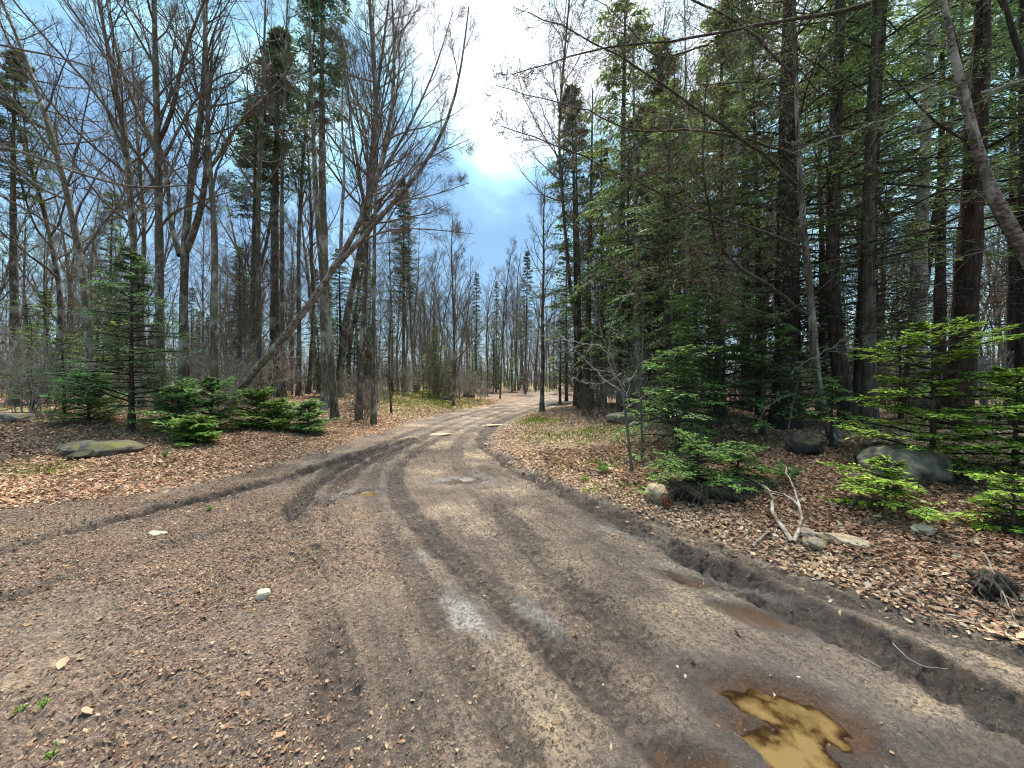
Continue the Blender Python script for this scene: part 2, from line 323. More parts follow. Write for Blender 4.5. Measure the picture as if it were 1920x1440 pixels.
def fields(x, y, flow=False):
    """ground height and masks for any points"""
    z = hsm(x, y)
    en = .35 * fbm(x, y, 4, 1.3) + .25 * fbm(x, y, 3, 5.0)
    w = np.clip(.18 + y * .012, .15, .6)
    road = sst(-w, w, x - xL(y) + en) * sst(-w * .8, w * .8, xR(y) - x + en * .6)
    depth = np.zeros_like(x); dark = np.zeros_like(x); ts = np.zeros_like(x); tcx = np.zeros_like(x); tr = np.zeros_like(x)
    near = np.nonzero((y < 60) & (y > -1.5) & (np.abs(x) < 16))[0]; X = x[near]; Y = y[near]
    wob = .035 * fbm(X, Y, 2, 2.2) + .05 * fbm(X, Y + 9, 3, 8.)
    for pts, hw, dp, tread, dk in RUTS:
        w_ = np.array([flat(*p) for p in pts]); u = np.linspace(0, len(w_) - 1, len(w_) * 3)
        w_ = np.stack([np.interp(u, np.arange(len(w_)), w_[:, k]) for k in (0, 1)], 1)
        for _ in range(2): w_[1:-1] = (w_[:-2] + 2 * w_[1:-1] + w_[2:]) / 4
        best = np.full(len(X), 1e9); bs = np.zeros(len(X)); bc = np.zeros(len(X)); s0 = 0
        for a, b in zip(w_[:-1], w_[1:]):
            e = b - a; ln = math.hypot(*e)
            t = np.clip(((X - a[0]) * e[0] + (Y - a[1]) * e[1]) / ln ** 2, 0, 1)
            dx = X - a[0] - t * e[0]; dy = Y - a[1] - t * e[1]; dd = np.hypot(dx, dy); sg = np.sign(e[0] * dy - e[1] * dx)
            k = dd < best; best[k] = dd[k]; bs[k] = s0 + t[k] * ln; bc[k] = (sg * dd)[k]; s0 += ln
        dd = best + wob; fade = .62 + .38 * np.clip(2.2 * fbm(X + 3.3, Y + s0, 4, 1.2) + .6, 0, 1)
        core = 1 - sst(hw * .55, hw * 1.05, dd); lip = np.exp(-((dd - hw * 1.25) / (hw * .3)) ** 2)
        depth[near] += (-dp * core + dp * .42 * lip) * fade
        dark[near] = np.maximum(dark[near], min(dk, 1.3) * (1 - sst(hw * .6, hw * 1.5, dd)) * fade)
        q = core * tread * fade; kk = q > tr[near]; n2 = near[kk]; tr[n2] = q[kk]; ts[n2] = bs[kk]; tcx[n2] = bc[kk] / hw
    fs_ = np.zeros_like(x); fd_ = np.full_like(x, 9.0)
    if flow:
        w_ = np.array([flat(*p) for p in RUTS[0][0]]); w_ = np.vstack([w_[0] + (w_[0] - w_[1]) * 3, w_]); best = np.full(len(x), 1e9); s0 = 0
        u = np.linspace(0, len(w_) - 1, len(w_) * 4); w_ = np.stack([np.interp(u, np.arange(len(w_)), w_[:, k]) for k in (0, 1)], 1)
        for _ in range(6): w_[1:-1] = (w_[:-2] + 2 * w_[1:-1] + w_[2:]) / 4
        X = x[near]; Y = y[near]; best = np.full(len(X), 1e9); a1 = np.zeros(len(X)); a2 = np.zeros(len(X))
        for a, b in zip(w_[:-1], w_[1:]):
            e = b - a; ln = math.hypot(*e); t = np.clip(((X - a[0]) * e[0] + (Y - a[1]) * e[1]) / ln ** 2, 0, 1); dx = X - a[0] - t * e[0]; dy = Y - a[1] - t * e[1]; dd = np.hypot(dx, dy)
            k = dd < best; best[k] = dd[k]; a1[k] = s0 + t[k] * ln; a2[k] = (np.sign(e[0] * dy - e[1] * dx) * dd)[k]; s0 += ln
        fs_[near] = a1; fd_[near] = a2
    wet = np.zeros_like(x); rust_sheen = np.zeros_like(x)
    for px, py, a, b, ro, dp in PUDDLES:
        cx, cy = flat(px, py); c, s_ = math.cos(ro), math.sin(ro); X = x - cx; Y = y - cy
        r = np.sqrt(((X * c + Y * s_) / a) ** 2 + ((-X * s_ + Y * c) / b) ** 2) + .32 * fbm(x, y, 3, 5.5) + .22 * fbm(x, y, 3, 16.)
        depth -= dp * 1.25 * (1 - sst(.35, 1.35, r)); wet = np.maximum(wet, 1 - sst(.9, 2.4, r)); rust_sheen = np.maximum(rust_sheen, .9 - .9 * sst(.8, 1.4, r))
    for px, py, a, b, ro, k in ((880, 1155, .34, .12, -.95, 1.), (1000, 1150, .28, .08, -.95, .8), (870, 900, .5, .25, 0, .8), (780, 1050, .2, .07, -1, .5), (1180, 1000, .5, .1, -.6, .5), (640, 930, .3, .2, 0, .8), (1350, 1090, .6, .08, -.6, .5), (1850, 1440, .5, .3, 0, .5),
                            (925, 797, 1.4, .3, .3, .5), (850, 790, 1.6, .4, .3, .5), (1560, 1330, .6, .4, -.4, .5)):
        cx, cy = flat(px, py); c, s_ = math.cos(ro), math.sin(ro); X = x - cx; Y = y - cy
        r = np.sqrt(((X * c + Y * s_) / a) ** 2 + ((-X * s_ + Y * c) / b) ** 2) + .5 * fbm(x, y, 3, 4)
        wet = np.maximum(wet, k * (1 - sst(.3, 1.4, r)))
    wet *= road
    painted_sheen = np.zeros_like(x)  # pale patches painted in place of bright sky mirrored on wet mud
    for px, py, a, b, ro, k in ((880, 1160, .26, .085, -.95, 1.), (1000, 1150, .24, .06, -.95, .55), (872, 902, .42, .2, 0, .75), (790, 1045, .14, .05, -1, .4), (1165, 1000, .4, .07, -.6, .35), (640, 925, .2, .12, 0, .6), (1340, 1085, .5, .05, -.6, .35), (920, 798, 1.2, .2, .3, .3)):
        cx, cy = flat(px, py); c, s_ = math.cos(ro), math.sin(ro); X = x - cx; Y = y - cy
        r = np.sqrt(((X * c + Y * s_) / a) ** 2 + ((-X * s_ + Y * c) / b) ** 2) + .6 * fbm(x, y, 4, 6); painted_sheen = np.maximum(painted_sheen, k * (1 - sst(.4, 1.4, r)))
    rust_sheen = np.where(painted_sheen > rust_sheen, -painted_sheen, rust_sheen)  # positive is rusty mud, negative is painted sky sheen
    rough = np.clip(.6 + 1.2 * fbm(x - 8, y, 2, .8), .1, 1.3)
    rid = 1 - np.abs(fbm(x + 5, y, 3, 13.)) * 2.4
    fine = (.014 * fbm(x, y, 3, 6.) + .034 * rough * fbm(x, y, 4, 21.) - .012 * np.clip(rough - .25, 0, 1) * np.clip(rid, 0, 1) ** 3) * road * (1 - .45 * wet) + (.03 * fbm(x, y, 4, 3.)) * (1 - road)
    fine = fine + (.048 * fbm(x + 2, y, 3, 15.) + .026 * fbm(x, y + 4, 2, 40.)) * dark * (1 - .6 * wet) * sst(14, 7, y)
    k = sst(40, 15, y)
    z = z + depth * np.maximum(road, .35) + fine * k
    grass = np.zeros_like(x)
    for px, py, rx, ry, g in ((800, 760, 3.0, 5, 1.), (730, 748, 4, 9, .8), (1010, 728, 9, 12, 1.), (1010, 795, .8, 1.6, .9), (1080, 830, 1.3, 1.4, .55), (1110, 880, .7, .6, .5), (1200, 775, 2, 3, .3),
                              (430, 765, 2, 2, .4), (60, 800, 1.5, 1.2, .5), (40, 890, .8, .5, .45), (270, 830, 1., .5, .5), (540, 720, 9, 12, .45), (1850, 745, 8, 8, 1.), (1650, 735, 7, 7, .8), (250, 735, 9, 9, .5), (1150, 925, .4, .3, .5)):
        cx, cy = flat(px, py); r = np.hypot((x - cx) / rx, (y - cy) / ry); grass = np.maximum(grass, g * np.exp(-r * r))
    grass = grass * (1 - road)
    if flow: return z, road, dark, wet, rust_sheen, grass, tr, ts, tcx, fs_, fd_
    return z, road, dark, wet, rust_sheen, grass, tr, ts, tcx

def axis(a, b, fine, lo, hi, g):
    v = list(np.arange(a, b, fine)); s = fine
    x = v[-1]
    while x < hi: s = min(s * g, 12); x += s; v.append(x)
    s = fine; x = v[0]; pre = []
    while x > lo: s = min(s * g, 12); x -= s; pre.append(x)
    return np.array(pre[::-1] + v)
def ground_mat():
    m, nt, N, L, B = newmat('forest_ground')
    A = lambda n: (lambda q: (setattr(q, 'attribute_name', n), q)[1])(N('ShaderNodeAttribute'))
    road = A('road').outputs['Fac']; dark = A('dark').outputs['Fac']; wet = A('wet').outputs['Fac']; rust_sheen = A('rust_sheen').outputs['Fac']; grass = A('grass').outputs['Fac']
    flow = A('flow').outputs['Vector']; trk = A('track').outputs['Vector']; tm = A('tread').outputs['Fac']
    tc = N('ShaderNodeTexCoord'); o = tc.outputs['Object']
    # mud road
    nb = noise(N, L, o, .9, 5, .6); nm = noise(N, L, o, 5.0, 8, .7); nf = noise(N, L, o, 42.0, 8, .75); nff = noise(N, L, o, 160.0, 4, .7)
    rb = ramp(N, [(.40, (.085, .060, .048)), (.46, (.175, .128, .10)), (.53, (.31, .235, .172)), (.60, (.55, .425, .27))]); L(mth(N, L, 'ADD', mth(N, L, 'MULTIPLY', nb, .6), mth(N, L, 'MULTIPLY', nm, .4)), rb.inputs[0])
    sq1 = noise(N, L, o, 26., 3, .55); sq2 = noise(N, L, o, 55., 3, .6)
    rg = lambda q, w: mrange(N, L, mth(N, L, 'ABSOLUTE', mth(N, L, 'SUBTRACT', q, .5)), w * .35, w, 1.0, 0.0)
    sqg = mth(N, L, 'MULTIPLY', mth(N, L, 'MAXIMUM', rg(sq1, .018), rg(sq2, .022)), mrange(N, L, nm, .42, .56, .15, 1.0), clamp=True)
    fl = mrange(N, L, nf, .505, .545); c = mixc(N, L, mth(N, L, 'MULTIPLY', fl, .85), rb.outputs[0], (.055, .042, .034))
    s1 = noise(N, L, flow, 1.0, 5, .65, (1.1, 11., 1)); s2_ = noise(N, L, flow, 1.0, 3, .6, (2.2, 34., 1))
    stv = mth(N, L, 'ADD', mth(N, L, 'MULTIPLY', s1, .65), mth(N, L, 'MULTIPLY', s2_, .35)); stk = mth(N, L, 'MULTIPLY', mrange(N, L, stv, .47, .60), mrange(N, L, nb, .35, .6, .9, .35), clamp=True)
    c = mixc(N, L, stk, c, (.06, .047, .04))
    sp = mrange(N, L, nff, .56, .60); c = mixc(N, L, mth(N, L, 'MULTIPLY', sp, .5), c, (.50, .42, .32))
    c = mixc(N, L, mth(N, L, 'MULTIPLY', sqg, .85), c, (.038, .029, .024))
    dk = mth(N, L, 'ADD', dark, mth(N, L, 'MULTIPLY', mrange(N, L, nm, .45, .65, -.3, .5), dark))
    c = mixc(N, L, mth(N, L, 'MULTIPLY', dk, 1.0, clamp=True), c, (.034, .024, .019))
    c = mixc(N, L, mth(N, L, 'MULTIPLY', mth(N, L, 'MULTIPLY', wet, .95), mrange(N, L, nm, .38, .58, .55, 1.0), clamp=True), c, (.075, .062, .054))
    c = mixc(N, L, mth(N, L, 'MULTIPLY', rust_sheen, .8, clamp=True), c, (.10, .045, .014))
    # tread: chevrons across each tyre track
    st = N('ShaderNodeSeparateXYZ'); L(trk, st.inputs[0]); s, cc = st.outputs[0], st.outputs[1]
    ab = mth(N, L, 'ABSOLUTE', cc); ph = mth(N, L, 'MULTIPLY_ADD', ab, .035, s); w = mth(N, L, 'SINE', mth(N, L, 'MULTIPLY', ph, 2 * math.pi / .075))
    sq = mrange(N, L, w, -.25, .25); lane = mrange(N, L, mth(N, L, 'SINE', mth(N, L, 'MULTIPLY', cc, 9.0)), -.7, -.2)
    th = mth(N, L, 'MULTIPLY', mth(N, L, 'MULTIPLY', sq, lane), tm)
    c = mixc(N, L, mth(N, L, 'MULTIPLY', mth(N, L, 'SUBTRACT', tm, th), .75, clamp=True), c, (.045, .035, .03))
    # matted litter: overlapping cells
    def cells(scale, seed):
        mp = N('ShaderNodeMapping'); mp.inputs['Scale'].default_value = (1, 1.5, 1); mp.inputs['Rotation'].default_value = (0, 0, seed); L(o, mp.inputs[0])
        nw = N('ShaderNodeTexNoise'); nw.inputs['Scale'].default_value = 14; L(mp.outputs[0], nw.inputs['Vector'])
        ad = N('ShaderNodeVectorMath'); ad.operation = 'MULTIPLY_ADD'; L(nw.outputs['Color'], ad.inputs[0]); ad.inputs[1].default_value = (.05, .05, .05); L(mp.outputs[0], ad.inputs[2])
        v = N('ShaderNodeTexVoronoi'); v.inputs['Scale'].default_value = scale; L(ad.outputs[0], v.inputs['Vector']); return v
    v1 = cells(22, .4); sx = N('ShaderNodeSeparateColor'); L(v1.outputs['Color'], sx.inputs[0])
    rl = ramp(N, [(.0, (.06, .035, .022)), (.2, (.15, .08, .05)), (.42, (.27, .15, .10)), (.62, (.36, .23, .16)), (.82, (.45, .33, .23)), (1., (.58, .47, .36))]); L(sx.outputs[0], rl.inputs[0])
    ed = mrange(N, L, v1.outputs['Distance'], .25, .62); lc = mixc(N, L, mth(N, L, 'MULTIPLY', ed, .6), rl.outputs[0], (.05, .03, .018))
    lc = mixc(N, L, mrange(N, L, nb, .42, .62, 0, .4), lc, (.09, .065, .04))
    v2 = cells(60, 1.2); s2 = N('ShaderNodeSeparateColor'); L(v2.outputs['Color'], s2.inputs[0])
    gr = ramp(N, [(0., (.08, .11, .02)), (.5, (.20, .25, .05)), (1., (.36, .40, .11))]); L(s2.outputs[0], gr.inputs[0])
    gf = mth(N, L, 'MULTIPLY', grass, mrange(N, L, noise(N, L, o, 6, 5, .7), .38, .56), clamp=True)
    lc = mixc(N, L, gf, lc, gr.outputs[0])
    # near left yard: trodden litter worked into the mud
    yard = A('yard').outputs['Fac']
    yc = ramp(N, [(0., (.05, .035, .028)), (.35, (.125, .085, .07)), (.7, (.22, .155, .12)), (1., (.36, .27, .21))]); L(s2.outputs[1], yc.inputs[0])
    c = mixc(N, L, mth(N, L, 'MULTIPLY', mth(N, L, 'MULTIPLY', yard, mth(N, L, 'SUBTRACT', 1.0, dark, clamp=True)), mrange(N, L, nm, .35, .6, .25, .95)), c, yc.outputs[0])
    col = mixc(N, L, road, lc, c)
    L(col, B.inputs['Base Color']); painted_sheen = mth(N, L, 'MULTIPLY', rust_sheen, -1.0, clamp=True)
    col = mixc(N, L, mth(N, L, 'MULTIPLY', painted_sheen, mrange(N, L, nf, .40, .58, 1.0, .15), clamp=True), col, (.50, .47, .43)); L(col, B.inputs['Base Color'])  # sky reflection put into the base colour as a pale tone
    # roughness: wet mud shines
    r = mth(N, L, 'SUBTRACT', .86, mth(N, L, 'MULTIPLY', wet, .72)); r = mth(N, L, 'SUBTRACT', r, mth(N, L, 'MULTIPLY', dark, .2))
    r = mth(N, L, 'ADD', r, mth(N, L, 'MULTIPLY', mth(N, L, 'SUBTRACT', nf, .5), .5)); L(r, B.inputs['Roughness'])
    L(mth(N, L, 'ADD', .4, mth(N, L, 'MULTIPLY', wet, .6)), B.inputs['Specular IOR Level'])
    h = mth(N, L, 'MULTIPLY', th, .016)
    h = mth(N, L, 'SUBTRACT', h, mth(N, L, 'MULTIPLY', stk, .012))
    h = mth(N, L, 'SUBTRACT', h, mth(N, L, 'MULTIPLY', mth(N, L, 'MULTIPLY', sqg, road), .008))
    h = mth(N, L, 'ADD', h, mth(N, L, 'MULTIPLY', nf, mth(N, L, 'MULTIPLY', road, .040)))
    h = mth(N, L, 'ADD', h, mth(N, L, 'MULTIPLY', nm, .02))
    h = mth(N, L, 'ADD', h, mth(N, L, 'MULTIPLY', mth(N, L, 'SUBTRACT', 1.0, road), mth(N, L, 'MULTIPLY', sx.outputs[1], .03)))
    h = mth(N, L, 'ADD', h, mth(N, L, 'MULTIPLY', nff, .003))
    h = mth(N, L, 'SUBTRACT', h, mth(N, L, 'MULTIPLY', mth(N, L, 'MULTIPLY', wet, road), mth(N, L, 'MULTIPLY', nf, .007)))
    bp = N('ShaderNodeBump'); bp.inputs['Strength'].default_value = .9; bp.inputs['Distance'].default_value = 1.0; L(h, bp.inputs['Height']); L(bp.outputs[0], B.inputs['Normal'])
    return m
def build_ground():
    gx = axis(-3.6, 3.6, .0125, -320, 320, 1.022); gy = np.concatenate([axis(.9, 4.0, .011, -60, 4.0, 1.08), axis(4.0, 9.5, .02, 4.0, 420, 1.03)[1:]]); gy = np.unique(gy[(np.abs(gy) < 500)])
    X, Y = np.meshgrid(gx, gy); x = X.ravel(); y = Y.ravel()
    z, road, dark, wet, rust_sheen, grass, tr, ts, tcx, fs_, fd_ = fields(x, y, True)
    mb = MB(); nx, ny = len(gx), len(gy); i = np.arange(ny - 1)[:, None] * nx + np.arange(nx - 1)[None]
    mb.add(np.stack([x, y, z], 1), np.stack([i, i + 1, i + nx + 1, i + nx], -1).reshape(-1, 4))
    me = mb.mesh('ground', ground_mat())
    lx = (x - np.interp(y, [0, 3, 5, 7], [-.1, -.9, -1.9, -3.3])) + .35 * fbm(x, y, 3, 1.)
    yard = sst(.5, -.6, lx) * sst(6.5, 4.5, y)
    for nme, a in (('road', road), ('dark', dark), ('wet', wet), ('rust_sheen', rust_sheen), ('grass', grass), ('tread', tr), ('yard', yard)):
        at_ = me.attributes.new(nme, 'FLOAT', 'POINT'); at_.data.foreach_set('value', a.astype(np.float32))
    at_ = me.attributes.new('track', 'FLOAT_VECTOR', 'POINT'); at_.data.foreach_set('vector', np.stack([ts, tcx, tcx * 0], 1).astype(np.float32).ravel())
    at_ = me.attributes.new('flow', 'FLOAT_VECTOR', 'POINT'); at_.data.foreach_set('vector', np.stack([fs_, fd_, fd_ * 0], 1).astype(np.float32).ravel())
    o = link('ground', me); tag(o, 'muddy rutted dirt road with leaf littered forest floor on both sides', None, None, 'structure')
build_ground()

def puddles():
    m, nt, N, L, B = newmat('muddy_water')
    tc = N('ShaderNodeTexCoord'); at_ = N('ShaderNodeAttribute'); at_.attribute_name = 'depth'
    n = noise(N, L, tc.outputs['Object'], 9, 4, .6); d = mth(N, L, 'ADD', at_.outputs['Fac'], mth(N, L, 'MULTIPLY', mth(N, L, 'SUBTRACT', n, .5), .09))
    r = ramp(N, [(0., (.016, .009, .004)), (.25, (.040, .022, .008)), (.5, (.085, .056, .022)), (1., (.14, .098, .042))]); L(mrange(N, L, d, .0, .034), r.inputs[0])
    L(r.outputs[0], B.inputs['Base Color']); B.inputs['Roughness'].default_value = .03; B.inputs['Specular IOR Level'].default_value = 1.0
    L(mrange(N, L, at_.outputs['Fac'], -.001, .006, .0, 1.), B.inputs['Alpha'])
    n2 = noise(N, L, tc.outputs['Object'], 25, 3, .5); bp = N('ShaderNodeBump'); bp.inputs['Strength'].default_value = .06; bp.inputs['Distance'].default_value = .01; L(n2, bp.inputs['Height']); L(bp.outputs[0], B.inputs['Normal'])
    for k, (px, py, a, b, ro, dp) in enumerate(PUDDLES):
        if k in (1, 5, 7): continue
        if k == 0: a, b, py = .44, .34, 1345
        cx, cy = flat(px, py); mb = MB(); n = 72; mr = 36; t = np.arange(n) * 2 * math.pi / n; rr = (np.arange(mr) + .02) / (mr - 1) * (1.0 if k == 0 else 1.25)
        X = (rr[:, None] * np.cos(t)[None]).ravel() * a; Y = (rr[:, None] * np.sin(t)[None]).ravel() * b; c, s_ = math.cos(ro), math.sin(ro)
        x = X * c - Y * s_; y = X * s_ + Y * c; zz = fields(cx + x, cy + y)[0]; ins = np.repeat(rr, n) < 1
        lvl = float(np.percentile(zz[ins], [56, 0, 86, 60, 50, 0, 40][k]))
        i = np.arange(mr - 1)[:, None] * n; j = np.arange(n)[None]; j2 = (j + 1) % n
        mb.add(np.stack([x, y, x * 0], 1), np.stack(np.broadcast_arrays(i + j, i + j2, i + n + j2, i + n + j), -1).reshape(-1, 4)); me = mb.mesh('puddle', m)
        q = me.attributes.new('depth', 'FLOAT', 'POINT'); q.data.foreach_set('value', (lvl - zz).astype(np.float32))
        o = link('puddle', me, None, (cx, cy, lvl)); tag(o, ['large yellow brown puddle in a muddy hollow', '', 'small round brown puddle in the left wheel rut', 'tiny puddle beside the round one', 'narrow orange puddle in the right rut', '', 'small puddle at the bottom edge'][k], None, None, 'structure')
puddles()

# ------------------------------------------------------------------ leaf litter, grass
def scatter_leaves():
    rng = np.random.default_rng(3); mb = MB()
    PAL = np.array([(.36, .20, .12), (.27, .135, .08), (.43, .29, .185), (.49, .36, .235), (.40, .235, .14), (.50, .41, .29), (.16, .085, .05), (.47, .27, .14)])
    def put(x, y, size, pal_p, lift, curl, dull=.78):
        q = fields(x, y); kk = rng.random(len(x)) > q[2] * .7; x = x[kk]; y = y[kk]; z = q[0][kk]; n = len(x)
        az = rng.random(n) * 6.283; tl = rng.normal(0, .36, (n, 2)); L = size * rng.lognormal(-.08, .33, n).clip(.4, 1.6); W = L * rng.uniform(.45, .8, n); cu = rng.normal(curl * 1.6, .2, n)
        D = np.stack([np.cos(az), np.sin(az), tl[:, 0]], 1); D = nrm(D); Sd = nrm(np.stack([-np.sin(az), np.cos(az), tl[:, 1]], 1)); U = np.cross(D, Sd)
        C = np.stack([x, y, z + lift + rng.random(n) * lift * 1.5], 1)
        def P(a, b): return C + D * (L * a)[:, None] + Sd * (W * b)[:, None] + U * (cu * L * (abs(b) * 1.1 + (a - .5) ** 2 * 1.2))[:, None]
        v = np.stack([P(0, 0), P(.28, .42), P(.68, .40), P(1, 0), P(.68, -.40), P(.28, -.42)], 1)
        v = v + (rng.normal(0, .085, (n, 6, 3)) * L[:, None, None]); b = np.arange(n)[:, None] * 6; f = np.concatenate([b + np.array([0, 1, 2, 3]), b + np.array([0, 3, 4, 5])])
        c = PAL[rng.choice(len(PAL), n, p=pal_p)] * rng.uniform(.55, 1.25, (n, 1)) * dull; mb.add(v.reshape(-1, 3), f, np.concatenate([c, c]))
    warm = np.array([.24, .16, .2, .08, .16, .03, .06, .07]); pale = np.array([.13, .08, .24, .24, .1, .13, .04, .04]); mix = np.array([.18, .12, .22, .16, .12, .07, .07, .06])
    # right bank, large crisp leaves
    def region(n, x0, x1, y0, y1, keep):
        x = rng.uniform(x0, x1, n); y = rng.uniform(y0, y1, n); k = rng.random(n) < keep(x, y); return x[k], y[k]
    edge = lambda x, y: x - xR(y) + .25 * fbm(x, y, 3, 1.5)
    x, y = region(150000, 0, 9, 1.2, 7.5, lambda x, y: sst(-.12, .1, edge(x, y)) * sst(9, 1, edge(x, y)) * .8)
    e = edge(x, y); k = e < .55
    put(x[k], y[k], .037, pale, .008, .12, .95); put(x[~k], y[~k], .043, warm, .012, .2)
    x, y = region(14000, 0, 5, 1.3, 7.5, lambda x, y: sst(-.7, 0, edge(x, y)) * sst(.2, -.1, edge(x, y)) * .22); put(x, y, .04, pale, .003, .08)
    # right verge mid distance
    x, y = region(60000, -1, 12, 6, 20, lambda x, y: sst(-.25, .3, edge(x, y)) * .8); put(x, y, .06, pale, .008, .1, .95)
    # left side
    el = lambda x, y: xL(np.clip(y, 4.36, 60)) - x + .4 * fbm(x, y, 3, 1.1)
    x, y = region(130000, -14, -2, 4.2, 13, lambda x, y: sst(-.35, .45, el(x, y)) * .85); k = rng.random(len(x)) < .5; put(x[k], y[k], .048, warm, .008, .1, 1.1); put(x[~k], y[~k], .046, mix, .008, .1, 1.15)
    x, y = region(60000, -24, -1, 12, 28, lambda x, y: sst(-.3, .4, el(x, y)) * .8); put(x, y, .085, mix, .01, .1, 1.1)
    # left yard: flattened broken pieces
    yd = lambda x, y: sst(.5, -.7, x - np.interp(y, [0, 3, 5, 7], [-.1, -.9, -1.9, -3.3]) + .5 * fbm(x, y, 3, 1.)) * np.clip(.5 + 1.3 * fbm(x, y, 3, 1.3), .06, 1)
    x, y = region(230000, -7, 0.4, 1.2, 6.8, yd); put(x, y, .015, mix, .002, .1, .62)
    x, y = region(3000, -6, .4, 1.2, 6, yd); put(x, y, .028, mix, .004, .2, .7)
    # scraps on the road
    x, y = region(11000, -2.5, 4, 1.2, 12, lambda x, y: (x > xL(y)) * (x < xR(y)) * np.clip(.22 + .7 * fbm(x, y, 3, 1.2), .05, .6)); put(x, y, .018, mix, .001, .05)
    x, y = region(220, -2.5, 4, 1.2, 9, lambda x, y: (x > xL(y)) * (x < xR(y)) * .6); put(x, y, .042, pale, .003, .12)
    # dark worked mud clods and humus crumbs on the road
    PAL[:] = np.array([(.05, .04, .033)] * 8) * np.array([1, .7, 1.3, .8, 1, 1.6, .6, 1.2])[:, None]
    x, y = region(30000, -3.5, 4, 1.2, 9, lambda x, y: (x > xL(y)) * (x < xR(y)) * np.clip(.2 + 1.6 * fbm(x, y, 4, 1.3), .03, .9)); put(x, y, .010, warm, .001, .3, 1.)
    tag(link('leaf_litter', mb.mesh('leaf_litter', M_LEAF, False)), 'dry brown and tan fallen leaves over the ground', 'leaf litter', None, 'stuff')
scatter_leaves()
def scatter_grass():
    rng = np.random.default_rng(5); mb = MB(); n = 210000
    y = rng.uniform(4, 42, n) ; x = rng.uniform(-1.0, 1.0, n) * (y * .9 + 3)
    g = fields(x, y)[5] ; k = rng.random(n) < (g * 1.3 - .12) * np.clip(.5 + fbm(x, y, 3, 1.4), 0, 1); x = x[k]; y = y[k]
    x = np.repeat(x, 4) + rng.normal(0, .04, len(x) * 4); y = np.repeat(y, 4) + rng.normal(0, .04, len(y) * 4)
    m = len(x); z = hsm(x, y); D = nrm(np.stack([rng.normal(0, .5, m), rng.normal(0, .5, m), np.ones(m)], 1))
    c = np.array([(.14, .21, .035)]) * rng.uniform(.6, 1.5, (m, 1)) + np.array([(.06, .03, 0)]) * rng.random((m, 1))
    cards(mb, np.stack([x, y, z - .01], 1), D, rng.normal(0, 1, (m, 3)), rng.uniform(.04, .10, m) * (1 + y * .015), rng.uniform(.008, .02, m) * (1 + y * .05), c)
    tag(link('grass', mb.mesh('grass', M_GRASS, False)), 'thin spring grass and low green growth on the verges', 'grass', None, 'stuff')
scatter_grass()

# ------------------------------------------------------------------ trees
def bare_limbs(mb, T, RT, rng, k=(28, 8, 6, 3), t0=.3, ang=42, L1=.34, trop=.10, minr=.0036, H=None, sidesegs=6, wander=.10, lmul=1.0, bushy=1.0):
    """branches, twigs of a bare tree on trunk polyline T (N,3)"""
    H = H or np.linalg.norm(T[-1] - T[0])
    X, D, r, t, ln = spawn(T[None], RT[None], k[0], t0, .95, ang, 11, rng)
    L = H * L1 * (1.08 - t) ** .75 * rng.uniform(.6, 1.2, len(t)) * lmul
    P1 = curve(X, D, L, 9, wander, trop, rng); r1 = np.minimum(r * .5, .006 + L * .0095)
    R1 = np.maximum(r1[:, None] * np.linspace(1, .22, 9)[None], minr); tubes(mb, P1, R1, sidesegs)
    # leader
    X, D, r, t, ln = spawn(P1, R1, k[1], .18, .98, 36, 10, rng); L = ln * .52 * (1.15 - t) * rng.uniform(.6, 1.25, len(t))
    P2 = curve(X, D, L, 7, wander * 1.1, trop * .9, rng); R2 = np.maximum((np.minimum(r * .6, .004 + L * .01))[:, None] * np.linspace(1, .3, 7)[None], minr * .9); tubes(mb, P2, R2, 4)
    X, D, r, t, ln = spawn(P2, R2, k[2], .15, .98, 36, 12, rng); L = np.maximum(ln * .55 * (1.15 - t), .18) * rng.uniform(.6, 1.25, len(t)) * bushy
    P3 = curve(X, D, L, 5, wander * 1.2, trop * .8, rng); R3 = np.maximum(r[:, None] * .6 * np.linspace(1, .5, 5)[None], minr * .7); tubes(mb, P3, R3, 3)
    if k[3]:
        X, D, r, t, ln = spawn(P3, R3, k[3], .2, .98, 38, 12, rng); L = np.maximum(ln * .5, .12) * rng.uniform(.6, 1.2, len(t)) * bushy
        P4 = curve(X, D, L, 4, wander, trop * .7, rng); R4 = np.full((len(t), 4), minr * .55); tubes(mb, P4, R4, 3); return P4
    return P3
def trunk_poly(H, rng, lean=.03, wander=.02, n=16):
    P = np.zeros((n, 3)); d = np.array([rng.normal(0, lean), rng.normal(0, lean), 1.]); 
    for i in range(1, n):
        P[i] = P[i - 1] + nrm(d) * H / (n - 1); d = nrm(d + np.append(rng.normal(0, wander, 2), .01))
    return P
def trunk_mesh(T, R, rng, mat, sides=12, flare=1.5, name='trunk', extra=None):
    n = max(28, len(T)); T2 = lerp_poly(T, n); s = np.linspace(0, 1, n); R2 = np.interp(s, np.linspace(0, 1, len(R)), R)
    Hh = np.linalg.norm(T[-1] - T[0]); R2 = R2 * (1 + (flare - 1) * np.exp(-s * Hh / .35)) * (1 + .06 * rng.normal(0, 1, n))
    T2[0, 2] -= .15
    mb = MB(); tubes(mb, T2, R2, sides)
    v = mb.v[0]; v += (np.random.default_rng(1).normal(0, .012, v.shape) * R2.repeat(sides)[:, None] * 4).astype(np.float32)
    if extra is not None: extra(mb)
    return mb.mesh(name, mat)

